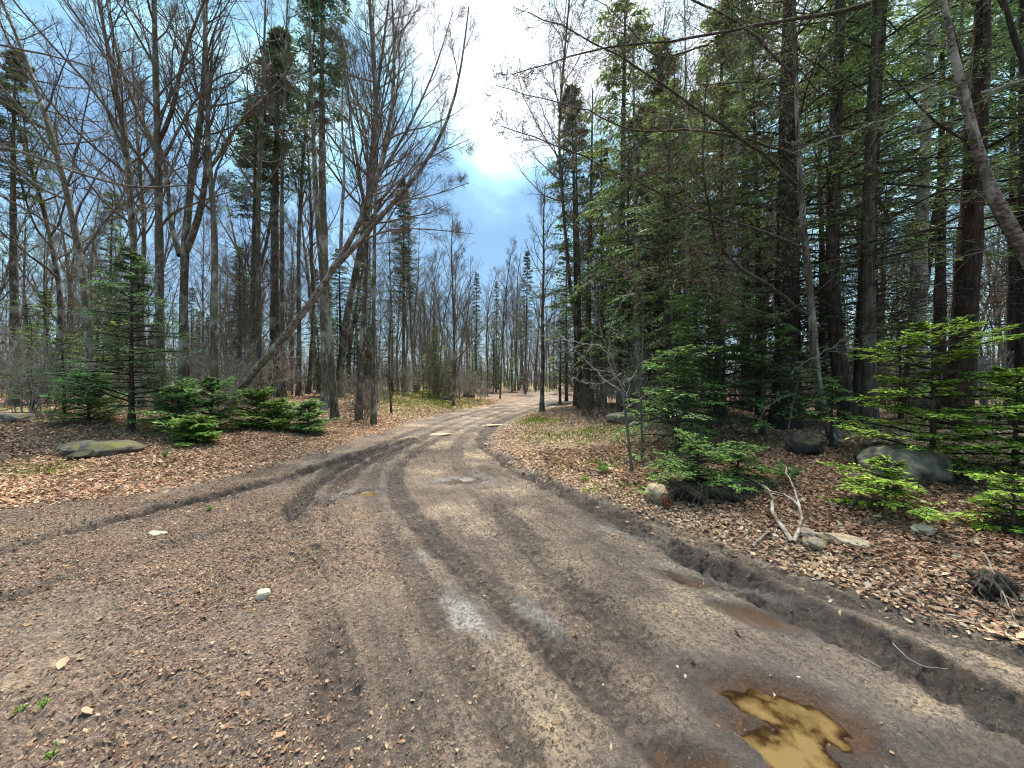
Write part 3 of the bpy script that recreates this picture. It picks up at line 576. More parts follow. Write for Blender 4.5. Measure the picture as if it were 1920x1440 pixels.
# --- bare background trees: shared prototypes
def make_bare(H, r0, seed, mat, **kw):
    rng = np.random.default_rng(seed); T = trunk_poly(H, rng, .06, .045); R = r0 * np.linspace(1, .12, len(T)) ** .85
    tm = trunk_mesh(T, R, rng, mat, 10); mb = MB(); fork = kw.pop('fork', False)
    bare_limbs(mb, T, R, rng, H=H, **kw)
    if fork:
        i = int(len(T) * .3); d = nrm(np.array([rng.normal(), rng.normal(), 2.2])); P = curve(T[i][None], d[None], np.array([H * .62]), 12, .04, .07, rng); RR = R[i] * .8 * np.linspace(1, .15, 12)[None]
        tubes(mb, P, RR, 8); bare_limbs(mb, P[0], RR[0], rng, k=(14, 6, 5, 3), H=H * .6, t0=.2)
    return tm, mb.mesh('branches', M_TWIG)
BARE = []
SP = [(17, .125, dict(t0=.32)), (19, .145, dict(t0=.4, ang=36)), (15, .09, dict(t0=.35, ang=34, L1=.28)), (18, .16, dict(t0=.25, fork=True)), (13, .065, dict(t0=.3, ang=32, L1=.25)), (20, .17, dict(t0=.38, ang=46, L1=.36)), (16, .11, dict(t0=.45, fork=True)), (11, .05, dict(t0=.25, ang=38, L1=.30)), (18, .12, dict(t0=.5, L1=.3))]
for i, (h, r, kw) in enumerate(SP):
    BARE.append((h,) + make_bare(h, r, 100 + i, M_BARK, **kw))

GRN = {'hemlock': (.10, .165, .065), 'spruce': (.09, .135, .06), 'cedar': (.18, .265, .09), 'fir': (.22, .37, .08), 'bright': (.27, .42, .06), 'left': (.19, .36, .12)}
def conifer_mesh(H, R, c0, nb, rng, tone, kb=(12, 9), droop=-.05, up=10, card=(.11, .035), shape=1.0, tw=.5, wind=.0, T=None, densetop=True, scr=.5, col_r=None, dead=0, curlup=0.0, clip=1.0, flatup=.25):
    """crown of a conifer: boughs, side sprays, foliage. c0 = bare fraction of the trunk"""
    mb = MB(); fb = MB(); nz = 16
    if T is None: T = trunk_poly(H, rng, .008, .006)
    RT = (.012 + .011 * H) * np.linspace(1, .05, len(T))
    u = (np.arange(nb) + rng.random(nb)) / nb; t = c0 + (1 - c0) * u * clip
    X, TT, _, _ = sample(T[None], t[None]); X = X[0]
    az = np.arange(nb) * 2.399 + rng.normal(0, .3, nb); prof = (1 - u) ** shape * np.clip(u * 7 + scr, 0, 1) 
    L = R * (prof + .05) * np.where(rng.random(nb) < .14, .4, 1.) * rng.uniform(.5, 1.2, nb); e = np.radians(up + (1 - u) * droop * 300 * .3 + rng.normal(0, 7, nb) + 25 * u ** 3)
    D = np.stack([np.cos(az) * np.cos(e), np.sin(az) * np.cos(e), np.sin(e)], 1)
    P = curve(X, D, L, 7, .05, np.full(nb, droop) + curlup * 0, rng); P[:, -2:, 2] += curlup * L[:, None] * np.array([.03, .09])
    Rb = np.maximum((.006 + L * .009)[:, None] * np.linspace(1, .25, 7)[None], .003); tubes(mb, P, Rb, 4)
    if dead:
        h = rng.uniform(.12, max(c0, .15), dead); Xd = sample(T[None], h[None])[0][0]; a = rng.random(dead) * 6.28
        Pd = curve(Xd, np.stack([np.cos(a), np.sin(a), rng.normal(.1, .2, dead)], 1), R * rng.uniform(.3, .95, dead), 6, .10, -.03, rng); tubes(mb, Pd, np.maximum(.011 * np.linspace(1, .25, 6)[None] * np.ones((dead, 1)), .003), 3)
        Xq, Dq, _, _, _ = spawn(Pd, np.ones((dead, 6)), 6, .3, .95, 50, 15, rng, .5); Pq = curve(Xq, Dq, rng.uniform(.15, .5, len(Xq)), 4, .12, -.03, rng); tubes(mb, Pq, np.full((len(Xq), 4), .0035), 3)
    k1, k2 = kb
    # side twigs in the spray plane
    tt = .12 + .86 * (np.arange(k1)[None] + rng.random((nb, k1))) / k1; X1, T1, _, _ = sample(P, tt)
    side = np.where(np.arange(k1) % 2 == 0, 1., -1.)[None, :, None]; pl = nrm(np.cross(T1, np.array([0, 0, 1.]))) * side
    a = np.radians(rng.normal(50, 9, (nb, k1)))[..., None]; D1 = np.cos(a) * T1 + np.sin(a) * pl + np.array([0, 0, 1.]) * rng.normal(-.06, .12, (nb, k1))[..., None]
    L1 = (L[:, None] * tw * (1.12 - tt) * rng.uniform(.6, 1.2, (nb, k1)) + card[0] * .6).ravel()
    P2 = curve(X1.reshape(-1, 3), D1.reshape(-1, 3), L1, 4, .07, droop * .7, rng); tubes(mb, P2, np.full((len(L1), 4), .0028), 3)
    P2 = np.concatenate([P2, P[:, 3:]]); m = len(P2)      # bough tips carry foliage as well
    kk = k2; t2 = (np.arange(kk)[None] + rng.random((m, kk))) / kk; X2, T2, _, _ = sample(P2, t2)
    sd = np.where(np.arange(kk) % 2 == 0, 1., -1.)[None, :, None]; pl = nrm(np.cross(T2, np.array([0, 0, 1.]))) * sd
    a = np.radians(rng.normal(38, 14, (m, kk)))[..., None]; D2 = (np.cos(a) * T2 + np.sin(a) * pl + rng.normal(0, .14, (m, kk, 3)) + np.array([0, 0, droop * 1.5])).reshape(-1, 3)
    nn = nrm(rng.normal(0, flatup, (m * kk, 3)) + np.array([0, 0, 1.])); sz = rng.uniform(.6, 1.3, m * kk)
    base = np.array(GRN[tone] if isinstance(tone, str) else tone)
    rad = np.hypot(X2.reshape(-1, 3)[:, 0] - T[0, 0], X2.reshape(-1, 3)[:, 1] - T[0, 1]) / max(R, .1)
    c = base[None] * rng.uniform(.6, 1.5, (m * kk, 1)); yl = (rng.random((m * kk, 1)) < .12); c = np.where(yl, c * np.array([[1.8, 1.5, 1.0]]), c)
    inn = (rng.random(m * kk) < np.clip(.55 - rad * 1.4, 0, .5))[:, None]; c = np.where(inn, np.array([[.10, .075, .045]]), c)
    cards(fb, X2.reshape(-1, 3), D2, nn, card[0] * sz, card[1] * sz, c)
    return mb, fb
def make_conifer(H, R, c0, nb, seed, tone, bmat, r0=None, sides=12, T=None, **kw):
    rng = np.random.default_rng(seed)
    if T is None: T = trunk_poly(H, rng, .008, .006)
    r0 = r0 or (.02 + .010 * H); RT = r0 * np.linspace(1, .1, len(T)) ** .9
    tm = trunk_mesh(T, RT, rng, bmat, sides, 1.45)
    mb, fb = conifer_mesh(H, R, c0, nb, rng, tone, T=T, **kw)
    return tm, mb.mesh('boughs', M_BARKD if bmat is not M_TWIG else M_TWIG), fb.mesh('foliage', M_FOL, False)
def place_conifer(me, loc, label, cat='tree', group=None, rz=0, sc=1.0, name='conifer_tree'):
    t = thing(name, loc, label, cat, group, rz, sc); link('trunk', me[0], t); c = link('crown', me[1], t); link('foliage', me[2], c); return t
def copy_conifer(src, loc, rz, sc, label=None, group=None):
    r = src.copy(); COL.objects.link(r); r.location = loc; r.rotation_euler = (0, 0, rz); r.scale = sc if not np.isscalar(sc) else (sc,) * 3
    if label: r['label'] = label
    if group: r['group'] = group
    for ch in src.children:
        c = ch.copy(); COL.objects.link(c); c.parent = r
        for g in ch.children:
            d = g.copy(); COL.objects.link(d); d.parent = c
    return r
def place_bare(me, loc, label, cat='tree', group=None, rz=0, sc=1.0, name='bare_tree'):
    t = thing(name, loc, label, cat, group, rz, sc); link('trunk', me[1], t); link('crown', me[2], t); return t
def P3(px, d, dz=0.0):
    x = (px - 960) / F * d; return onground(x, d, dz)

# --- hero bare trees of the left wood: trunk drawn through real points at real distance
def hero_bare(name, pts, d, r0, label, cat='tree', seed=1, mat=None, tip=.15, forks=(), twig=None, dd=None, group=None, **kw):
    rng = np.random.default_rng(seed); w = [ray(px, py, d + (dd[i] if dd else 0)) for i, (px, py) in enumerate(pts)]
    base = w[0].copy(); g = float(hsm(base[0], base[1])); w[0][2] = g
    o = np.array([base[0], base[1], g]); T = lerp_poly(np.array(w) - o, 18); r0 *= (1 if 'leaning' in name else .72); R = r0 * np.linspace(1, tip, 18) ** .9
    t = thing(name, tuple(o), label, cat, group)
    mb = MB(); Hh = np.linalg.norm(T[-1] - T[0]); tb = []
    for fpts, fr, fd in forks:
        q = [ray(px, py, d + k) - o for (px, py), k in zip(fpts, np.linspace(0, fd, len(fpts)))]; Q = lerp_poly(q, 12); RQ = fr * np.linspace(1, .2, 12); tb.append((Q, RQ))
    def ex(m):
        for Q, RQ in tb: tubes(m, Q, RQ, 9)
    link('trunk', trunk_mesh(T, R, rng, mat or M_BARK, 14, 1.4, extra=ex), t)
    bare_limbs(mb, T, R, rng, H=Hh, **kw)
    kw2 = dict(kw); kw2['k'] = (max(5, kw.get('k', (24,))[0] // 3),) + tuple(kw.get('k', (24, 7, 6, 3))[1:]); kw2['t0'] = .15
    for Q, RQ in tb: bare_limbs(mb, Q, RQ, rng, H=np.linalg.norm(Q[-1] - Q[0]) * 1.1, **kw2)
    link('crown', mb.mesh('branches', twig or M_TWIG), t); return t
hero_bare('maple_tree', [(302, 745), (300, 600), (302, 480), (300, 300), (298, 120), (296, 0), (294, -170), (300, -330)], 11, .17, 'tall straight grey trunk with dark knots rising behind the young fir on the left', seed=11,
          forks=[([(303, 430), (322, 400), (365, 385), (420, 365), (480, 350)], .035, -1.0), ([(300, 285), (275, 240), (245, 170), (215, 60), (200, -60)], .07, 1.0), ([(302, 270), (330, 215), (350, 100), (385, 20), (430, -80)], .06, -1)], k=(24, 9, 7, 3), t0=.35)
hero_bare('maple_tree', [(345, 735), (345, 600), (346, 520), (348, 460), (362, 330), (385, 220), (392, 60), (395, -150)], 12.5, .20, 'thick grey trunk forking at mid height, right of the tall straight trunk', seed=12,
          forks=[([(340, 480), (322, 420), (318, 330), (300, 250)], .09, 1), ([(352, 470), (375, 420), (392, 330), (395, 200), (405, 80)], .11, -1)], k=(24, 9, 7, 3), t0=.45)
hero_bare('maple_tree', [(403, 745), (402, 620), (400, 560), (410, 450), (400, 370), (392, 300), (395, 150), (388, 0), (380, -150)], 11.5, .15, 'mossy brown crooked trunk just left of the leaning tree', seed=13, k=(22, 8, 7, 3), t0=.4,
          forks=[([(395, 320), (420, 290), (450, 230), (520, 170), (560, 110)], .05, -1)])
hero_bare('maple_tree', [(262, 735), (258, 560), (255, 470), (245, 330), (238, 240), (215, 120), (190, 0), (170, -140)], 12, .16, 'grey trunk leaning left at its top, directly behind the young fir', seed=14, k=(24, 9, 7, 3), t0=.35)
hero_bare('maple_tree', [(175, 730), (165, 560), (150, 450), (125, 340), (100, 240), (60, 120), (10, 0), (-50, -140)], 12, .15, 'slender trunk leaning left between the young fir and the dark conifers', seed=15, k=(24, 9, 7, 3), t0=.3, L1=.4)
hero_bare('maple_tree', [(110, 720), (120, 560), (95, 420), (60, 300), (10, 150), (-60, 0)], 14, .14, 'far left leaning trunk whose branches stream to the corner', seed=16, k=(24, 7, 6, 3), t0=.3, L1=.4)
hero_bare('maple_tree', [(488, 745), (486, 600), (485, 430), (490, 300), (500, 100), (505, -60)], 15, .17, 'grey furrowed trunk behind the middle of the leaning tree', seed=17, k=(20, 6, 6, 3), t0=.45)
hero_bare('maple_tree', [(532, 742), (530, 600), (530, 450), (532, 300), (540, 120), (545, -50)], 17, .16, 'pale straight trunk under the leaning tree with a small white mark', seed=18, k=(18, 6, 6, 3), t0=.5)
hero_bare('maple_tree', [(628, 760), (618, 620), (605, 520), (595, 400), (590, 250), (585, 100), (582, -60)], 13, .17, 'pale smooth trunk left of the close pair beside the road', seed=19, k=(12, 5, 5, 2), t0=.65, L1=.2)
hero_bare('maple_tree', [(672, 765), (680, 640), (686, 520), (690, 400), (700, 250), (720, 100), (740, -60)], 13.5, .15, 'left one of the close pair of trunks standing near the left road edge', seed=20, k=(22, 8, 7, 3), t0=.4,
          forks=[([(690, 420), (670, 300), (655, 180), (640, 50)], .07, 1)])
hero_bare('maple_tree', [(700, 770), (700, 640), (702, 520), (704, 380), (712, 250), (705, 120), (700, -60)], 12.5, .11, 'right one of the close pair of trunks standing near the left road edge', seed=21, k=(22, 8, 7, 3), t0=.4)
hero_bare('maple_tree', [(850, 762), (852, 640), (850, 560), (846, 470), (850, 400)], 21, .13, 'thin crooked maple in the green patch left of the bend', seed=22, k=(22, 7, 6, 2), t0=.2, L1=.42, ang=34)
hero_bare('bare_tree', [(1016, 776), (1018, 690), (1016, 600), (1020, 500), (1018, 420), (1022, 345)], 17, .14, 'lone slender bare tree standing at the inside of the road bend', seed=23, k=(24, 7, 6, 3), t0=.28, L1=.30, ang=40)
# leaning maple
hero_bare('leaning_maple', [(418, 768), (440, 728), (475, 690), (520, 655), (560, 605), (600, 545), (625, 508), (652, 470), (680, 420), (705, 350), (735, 255), (745, 150), (738, 30), (735, -80)], 11.0, .108,
          'leaning maple with peeling bark that arches from the left woods toward the road', seed=31, mat=M_PEEL, k=(20, 8, 7, 3), t0=.45, L1=.38, ang=36, trop=.05,
          forks=[([(622, 508), (648, 496), (672, 455), (720, 400), (790, 330), (850, 220), (870, 110), (880, 20)], .08, -.4), ([(640, 480), (640, 420), (650, 330), (640, 200), (660, 60)], .05, .8),
                 ([(690, 400), (760, 330), (820, 290), (880, 265)], .04, -.5), ([(670, 440), (740, 380), (810, 370), (880, 345)], .035, -.8), ([(705, 345), (770, 240), (820, 130), (850, 30)], .045, .2), ([(650, 472), (720, 430), (800, 430), (890, 440)], .035, .5)])
hero_bare('maple_tree', [(560, 748), (562, 600), (560, 460), (570, 300), (590, 120), (600, -40)], 19, .17, 'grey trunk seen through the fork of the leaning tree', seed=32, k=(18, 6, 6, 3), t0=.4)

# --- prototypes of background conifers
CON = [
 (15, make_conifer(15, 1.9, .38, 120, 41, 'spruce', M_BARK, kb=(12, 7), card=(.20, .055), shape=.75, dead=26)),
 (12, make_conifer(12, 2.2, .10, 120, 42, 'spruce', M_BARK, kb=(12, 7), card=(.20, .055), shape=.8, dead=8)),
 (16, make_conifer(16, 2.6, .22, 125, 43, 'hemlock', M_BARKD, kb=(13, 8), card=(.20, .06), shape=.6, droop=-.07, dead=24)),
 (8, make_conifer(8, 1.7, .06, 90, 44, 'fir', M_BARK, kb=(11, 7), card=(.15, .045), shape=.85)),
 (15, make_conifer(15, 2.3, .12, 105, 45, 'cedar', M_BARKB, kb=(13, 9), card=(.17, .06), shape=.5, droop=-.14, up=20, flatup=.7, scr=.3)),
 (17, make_conifer(17, 2.5, .45, 90, 48, 'hemlock', M_BARKD, kb=(12, 8), card=(.20, .06), shape=.55, droop=-.05, dead=60)),
 (17, make_conifer(17, 1.7, .60, 95, 49, 'spruce', M_BARK, kb=(12, 8), card=(.18, .05), shape=.65, dead=60)),
]
SM = make_conifer(3.2, 1.0, .02, 60, 46, 'fir', M_BARK, kb=(12, 8), card=(.09, .028), shape=.8)
# named ones, left
def cone(idx, px, d, sc, label, rz=0, sx=None, name='conifer_tree', group=None):
    o = place_conifer(CON[idx][1], P3(px, d), label, 'tree', group, rz, 1.0, name); o.scale = (sc * (sx or 1), sc * (sx or 1), sc); return o
cone(6, 515, 18, 1.0, 'tall dark spruce with pointed top left of the leaning tree', .4, 1.25)
cone(6, 475, 19, .86, 'shorter dark spruce close beside the pointed one', 1.7, 1.1)
hi = make_conifer(19, 1.35, .60, 90, 47, 'spruce', M_BARK, kb=(12, 8), card=(.16, .045), shape=.35, dead=6)
o = place_conifer(hi, P3(612, 15.5), 'very tall spruce with a bare lower trunk and a narrow crown at the top edge', 'tree', None, 1.0)
cone(0, 757, 27, .98, 'slim spruce rising beyond the close pair of trunks', 2.2, .9)
cone(1, 892, 38, .98, 'young pointed spruce standing left of the far road', 1.0, .7)
cone(1, 930, 42, 1.0, 'young pointed spruce nearest the gap over the road', 2.0, .65)
cone(0, 985, 40, .98, 'slim spruce right of the sky gap behind the bend', 3.0, .8)
cone(3, 815, 27, .62, 'bushy low fir thicket beside the thin crooked maple', .3, 1.5, 'young_fir')
cone(3, 960, 44, .6, 'low fir far down the road', .9, 1.4, 'young_fir')
cone(6, 28, 13, .70, 'dark conifer with a furrowed trunk at the left picture edge', .2, 1.0)
cone(1, -70, 12, .75, 'dense green conifer cut by the left picture edge', .9, .9)
cone(2, 450, 30, .7, 'dark hemlock deep in the wood behind the leaning tree base', 2.9)
cone(2, 640, 26, .6, 'dark hemlock thicket behind the pale smooth trunk', 1.9, 1.1)
cone(1, 735, 30, .5, 'low dark spruce behind the close pair of trunks', .6, 1.3)
cone(3, 180, 20, .7, 'green fir behind the far left leaning trunks', .6, 1.3, 'young_fir')
cone(3, 90, 15, .55, 'green fir under the dark conifers on the left', 2.6, 1.3, 'young_fir')
# right: middle distance conifer mass
cone(2, 1082, 20, 1.02, 'dark conifer first in the row right of the road bend', .3, .95)
cone(4, 1062, 27, .75, 'soft green cedar behind the first dark conifer', 1.3, .9)
cone(4, 1165, 15.5, 1.25, 'very tall cedar whose top leaves the picture right of the sky gap', 2.3, .8)
cone(4, 1130, 19, .85, 'broad cedar filling in behind the very tall cedar', .7, 1.1)
cone(2, 1230, 17, 1.0, 'dark hemlock between the tall cedar and the white birches', 4.1, .95)
cone(4, 1285, 13.5, .72, 'bushy cedar hanging over the white birches', 3.0, 1.15)
cone(4, 1350, 11.5, .80, 'large soft cedar left of the big black hemlock trunk', 1.0, 1.0)
cone(4, 1215, 12.5, .66, 'cedar with drooping sprays behind the bare sapling', 5.0, 1.1)
cone(5, 1400, 15, 1.0, 'tall hemlock behind the large soft cedar', .5, 1.0)
cone(5, 1640, 17, 1.0, 'tall hemlock far behind the twin cedar trunks', 1.5, 1.1)
cone(5, 1560, 15, .95, 'tall hemlock just behind the black trunk', 3.5, 1.0)
cone(5, 1760, 15, 1.0, 'tall hemlock in the gap left of the red brown trunk', 2.5, 1.1)
cone(5, 1900, 15, .95, 'tall hemlock behind the red brown trunk at right', 2.0, 1.1)
cone(5, 2010, 12, .95, 'tall hemlock beyond the right picture edge with boughs reaching in', 1.0, 1.1)
cone(1, 1050, 24, .45, 'low dark spruce beside the road just past the lone bare tree', .4, 1.4)
cone(1, 1120, 20, .42, 'low spruce at the foot of the first dark conifer', 1.4, 1.3)

# --- right foreground trunks with high crowns
def big(pts, d, r0, label, seed, mat, R=2.8, nb=110, c0=.25, tone='hemlock', H=16, dead=30, name='hemlock_tree', **kw):
    rng = np.random.default_rng(seed); w = [ray(px, py, d) for px, py in pts]; g = float(hsm(w[0][0], d)); w[0][2] = g; o = np.array([w[0][0], d, g])
    T = np.array(w) - o; top = T[-1] + np.array([0, 0, max(1., H - T[-1][2])]); T = lerp_poly(np.vstack([T, top]), 20)
    me = make_conifer(H, R, c0, nb, seed, tone, mat, r0=r0, sides=18, T=T, dead=dead, **kw)
    return place_conifer(me, tuple(o), label, 'tree', None, 0, 1, name)
KW = dict(kb=(14, 9), card=(.10, .024), droop=-.05, shape=.5, scr=.6)
big([(1472, 812), (1474, 700), (1474, 500), (1474, 250), (1475, 0)], 9.0, .27, 'thick black hemlock trunk, the widest on the right', 61, M_BARKD, R=3.0, nb=95, c0=.16, dead=34, **KW)
big([(1596, 835), (1562, 650), (1556, 450), (1562, 250), (1570, 0)], 8.6, .165, 'brown trunk joined low to its twin, right of the black hemlock', 62, M_BARKB, R=2.4, nb=75, c0=.22, dead=34, name='cedar_tree', tone='cedar', **KW)
big([(1606, 835), (1618, 690), (1622, 500), (1632, 300), (1650, 0)], 8.8, .15, 'brown trunk rising from the shared base, right twin', 63, M_BARKB, R=2.4, nb=75, c0=.22, dead=34, name='cedar_tree', tone='cedar', **KW)
big([(1632, 850), (1628, 650), (1622, 450), (1628, 250), (1640, 0)], 7.9, .13, 'grey brown trunk in front, right of the twin trunks', 64, M_BARKB, R=2.3, nb=60, c0=.27, dead=30, name='cedar_tree', **KW)
big([(1790, 835), (1802, 700), (1812, 500), (1822, 300), (1835, 0)], 8.3, .24, 'thick red brown trunk behind the bright young fir at right', 65, M_BARKR, R=3.0, nb=90, c0=.24, dead=30, **KW)
big([(1722, 790), (1722, 650), (1722, 500), (1730, 250), (1740, 0)], 12, .21, 'blotched trunk with dark holes between the brown and red brown trunks', 66, M_BIRCH, R=2.4, nb=60, c0=.3, dead=20, **KW)
big([(1695, 775), (1710, 650), (1735, 500), (1770, 300), (1800, 0)], 12.8, .16, 'dark leaning trunk just left of the blotched one', 67, M_BARKD, R=2.0, nb=50, c0=.3, dead=20, **KW)
big([(1918, 700), (1917, 400), (1912, 150), (1905, 0)], 9.5, .14, 'slim dark trunk at the right picture edge', 68, M_BARKD, R=2.2, nb=50, c0=.25, dead=16, **KW)

NC = [make_conifer(8.5, 1.7, .12, 85, 250 + q, (.15, .235, .085), M_BARKB, r0=.08, kb=(15, 10), card=(.085, .026), shape=.45, droop=-.15, up=22, flatup=.6, scr=.5, dead=14) for q in range(2)]
for q, (px, d, sc, rz, lb) in enumerate(((1248, 9.6, .95, .3, 'young cedar with drooping sprays left of the white birches'), (1345, 8.9, .92, 2.0, 'young cedar with drooping sprays between the birches and the black trunk'), (1425, 9.8, 1.2, 4.0, 'taller young cedar whose sprays brush the black trunk'), (1175, 12.5, 1.1, 1.0, 'young cedar behind the straight grey trunk'), (1545, 10.6, 1.25, 5.0, 'young cedar seen between the black trunk and the twin trunks'))):
    place_conifer(NC[q % 2], P3(px, d), lb, 'tree', None, rz, sc, 'cedar_tree')

# front stems that fork and reach across the road
def limb_tree(name, label, stem, d, r0, limbs, mat, twig, seed, buds=True, minr=.0035, cat='tree', twk=(9, 5, 3), tl=.22, tip=.14, dd=0.0, lmin=.25, leafcol=None, bark_limbs=False):
    rng = np.random.default_rng(seed); w = np.array([ray(px, py, d + dd * i / max(1, len(stem) - 1)) for i, (px, py) in enumerate(stem)])
    g = float(hsm(w[0][0], w[0][1])); w[0][2] = min(w[0][2], g + .02) if w[0][2] > g else g
    o = w[0].copy(); T = lerp_poly(w - o, 20); R = r0 * np.linspace(1, tip, 20)
    t = thing(name, tuple(o), label, cat); link('trunk', trunk_mesh(T, R, rng, mat, 12, 1.35), t)
    mb = MB(); bd = MB(); PP = [T[4:]]; 
    for pts, r, d0, d1 in limbs:
        q = np.array([ray(px, py, k) - o for (px, py), k in zip(pts, np.linspace(d0, d1, len(pts)))]); Q = lerp_poly(q, 20); Q[1:-1] += rng.normal(0, .012, (18, 3)); tubes(mb, Q, r * np.linspace(1, .25, 20), 6); PP.append(Q)
    for Q in PP:
        ln = np.linalg.norm(Q[-1] - Q[0]); RR = np.full((1, len(Q)), .012)
        X, D, r, tt, _ = spawn(Q[None], RR, int(max(5, twk[0] * ln / 2)), .12, 1., 48, 14, rng); L = np.maximum(tl * ln * rng.uniform(.4, 1.2, len(X)) * (1.2 - tt), lmin)
        P1 = curve(X, D, L, 7, .13, .03, rng); R1 = np.maximum((.003 + .003 * L)[:, None] * np.linspace(1, .4, 7), minr); tubes(mb, P1, R1, 4)
        X, D, r, tt, l2 = spawn(P1, R1, twk[1], .2, 1., 48, 14, rng); P2 = curve(X, D, l2 * .5 * rng.uniform(.5, 1.2, len(X)), 5, .15, .03, rng); R2 = np.full((len(X), 5), minr * .75); tubes(mb, P2, R2, 3)
        X, D, r, tt, l3 = spawn(P2, R2, twk[2], .3, 1., 45, 14, rng); P_3 = curve(X, D, np.maximum(l3 * .5, .05) * rng.uniform(.5, 1.2, len(X)), 3, .1, .03, rng); tubes(mb, P_3, np.full((len(X), 3), minr * .6), 3)
        if buds:
            for E in (P2, P_3):
                e = E[:, -1]; n = len(e); dr = nrm(E[:, -1] - E[:, -2]); lc = leafcol or (.16, .13, .06)
                for rep in range(2 if leafcol is None else 3):
                    dv = nrm(dr + rng.normal(0, .7, (n, 3))); cards(bd, e - dr * rng.random((n, 1)) * .03, dv, rng.normal(0, 1, (n, 3)), rng.uniform(.02, .04, n), rng.uniform(.008, .016, n), np.array([lc]) * rng.uniform(.6, 1.4, (n, 1)))
    c = link('crown', mb.mesh('branches', twig), t)
    if buds and bd.v: link('buds', bd.mesh('buds', M_GRASS, False), c)
    return t
limb_tree('budding_maple', 'slender maple stem before the black trunk, budding limbs reaching left over the road', [(1572, 885), (1540, 800), (1528, 680), (1515, 520), (1500, 400), (1492, 250), (1485, 120), (1480, -60)], 6.6, .075,
  [([(1512, 590), (1450, 545), (1400, 510), (1350, 480), (1335, 430), (1318, 360), (1315, 280), (1322, 150)], .035, 6.6, 6.0),
   ([(1490, 350), (1440, 300), (1370, 250), (1290, 200), (1215, 145), (1130, 95), (1060, 60), (990, 30)], .030, 6.6, 6.2),
   ([(1520, 470), (1420, 430), (1330, 410), (1250, 370), (1190, 340), (1100, 300), (1020, 265), (940, 240)], .028, 6.6, 6.4),
   ([(1720, -20), (1640, 12), (1560, 35), (1450, 45), (1340, 70), (1230, 90), (1130, 90), (1040, 120), (960, 145)], .030, 5.6, 6.4),
   ([(1500, 300), (1400, 265), (1350, 250), (1260, 245), (1180, 255), (1100, 205), (1010, 190), (930, 165)], .022, 6.6, 7.0),
   ([(1515, 560), (1440, 600), (1350, 535), (1290, 525), (1210, 510), (1140, 515)], .014, 6.6, 5.6),
   ([(1485, 150), (1400, 60), (1300, 10), (1200, -40), (1080, -60)], .026, 6.6, 6.6),
   ([(1325, 90), (1230, 120), (1150, 30), (1050, -30)], .014, 6.2, 6.6)], M_BARK, M_TWIGD, 71, True, .0036, twk=(15, 6, 4), tl=.25)
limb_tree('peeling_birch', 'crooked birch trunk with curling bark leaning across the top right corner', [(2080, 880), (2010, 640), (1935, 500), (1890, 430), (1850, 370), (1830, 300), (1805, 200), (1775, 90), (1755, -20), (1740, -120)], 5.6, .125,
  [([(1850, 350), (1800, 180), (1750, 185), (1650, 230), (1560, 260), (1480, 290)], .012, 5.6, 5.0), ([(1830, 180), (1930, 150), (2000, 100)], .02, 5.6, 5.6)], M_PEEL, M_TWIGP, 72, False, twk=(6, 4, 2))
limb_tree('bare_tree', 'dark trunk crossing the very top right corner', [(2160, 800), (2080, 500), (1990, 260), (1915, 140), (1880, 60), (1860, -60)], 6.2, .13, [([(1915, 140), (1960, 20)], .03, 6.2, 6.4)], M_BARKD, M_TWIG, 73, False)
limb_tree('bare_sapling', 'thin bare sapling with pale spreading twigs on the right verge', [(1186, 892), (1178, 820), (1172, 760), (1160, 700), (1130, 640), (1115, 575), (1095, 500)], 5.6, .022,
  [([(1174, 750), (1185, 705), (1205, 678), (1240, 666)], .010, 5.6, 5.4), ([(1172, 742), (1125, 700), (1085, 665), (1045, 620), (1010, 600)], .009, 5.6, 5.9), ([(1130, 650), (1070, 640), (1020, 628), (960, 640)], .008, 5.6, 5.3),
   ([(1172, 735), (1142, 690), (1140, 640), (1150, 590), (1200, 520)], .008, 5.6, 5.2), ([(1165, 700), (1120, 722), (1090, 715), (1060, 700)], .006, 5.6, 5.3)], M_TWIG, M_TWIGP, 74, False, .0022, 'sapling', (7, 3, 2), .25, lmin=.12)
limb_tree('bare_sapling', 'thin upright bare sapling immediately right of the spreading one', [(1206, 868), (1203, 790), (1200, 720), (1206, 640), (1205, 540), (1195, 440)], 6.2, .018, [([(1203, 760), (1230, 730), (1250, 690)], .007, 6.2, 6.0)], M_TWIG, M_TWIG, 75, False, .0022, 'sapling', (7, 3, 2), .25, lmin=.12)
limb_tree('bare_tree', 'straight grey trunk a few steps behind the bare sapling', [(1202, 778), (1198, 700), (1195, 600), (1192, 480), (1188, 280), (1184, 60)], 12, .13, [], M_BARK, M_TWIG, 76, False)
limb_tree('bare_tree', 'left one of the brown trunk pair beside the road bend', [(1088, 770), (1086, 650), (1085, 500), (1080, 350), (1078, 180)], 17, .13, [], M_BARKB, M_TWIG, 77, False)
limb_tree('bare_tree', 'right one of the brown trunk pair beside the road bend', [(1101, 770), (1102, 650), (1104, 500), (1108, 330), (1110, 170)], 16.6, .15, [], M_BARKB, M_TWIG, 78, False)
limb_tree('birch_tree', 'white birch trunk, right one of two, behind the cedar sprays', [(1304, 745), (1298, 680), (1292, 600), (1290, 520), (1286, 400), (1284, 200), (1280, 0)], 10.5, .09, [], M_BIRCH, M_TWIG, 79, False)
limb_tree('birch_tree', 'white birch trunk, left one of two, slimmer', [(1275, 760), (1265, 690), (1262, 600), (1254, 520), (1250, 350), (1244, 120)], 10.8, .065, [], M_BIRCH, M_TWIG, 80, False)
limb_tree('birch_tree', 'leaning pale trunk with dark base between the birches and the black trunk', [(1332, 770), (1342, 710), (1352, 650), (1358, 560), (1372, 400), (1385, 200), (1390, 0)], 9.5, .11, [], M_BIRCH, M_TWIG, 81, False)
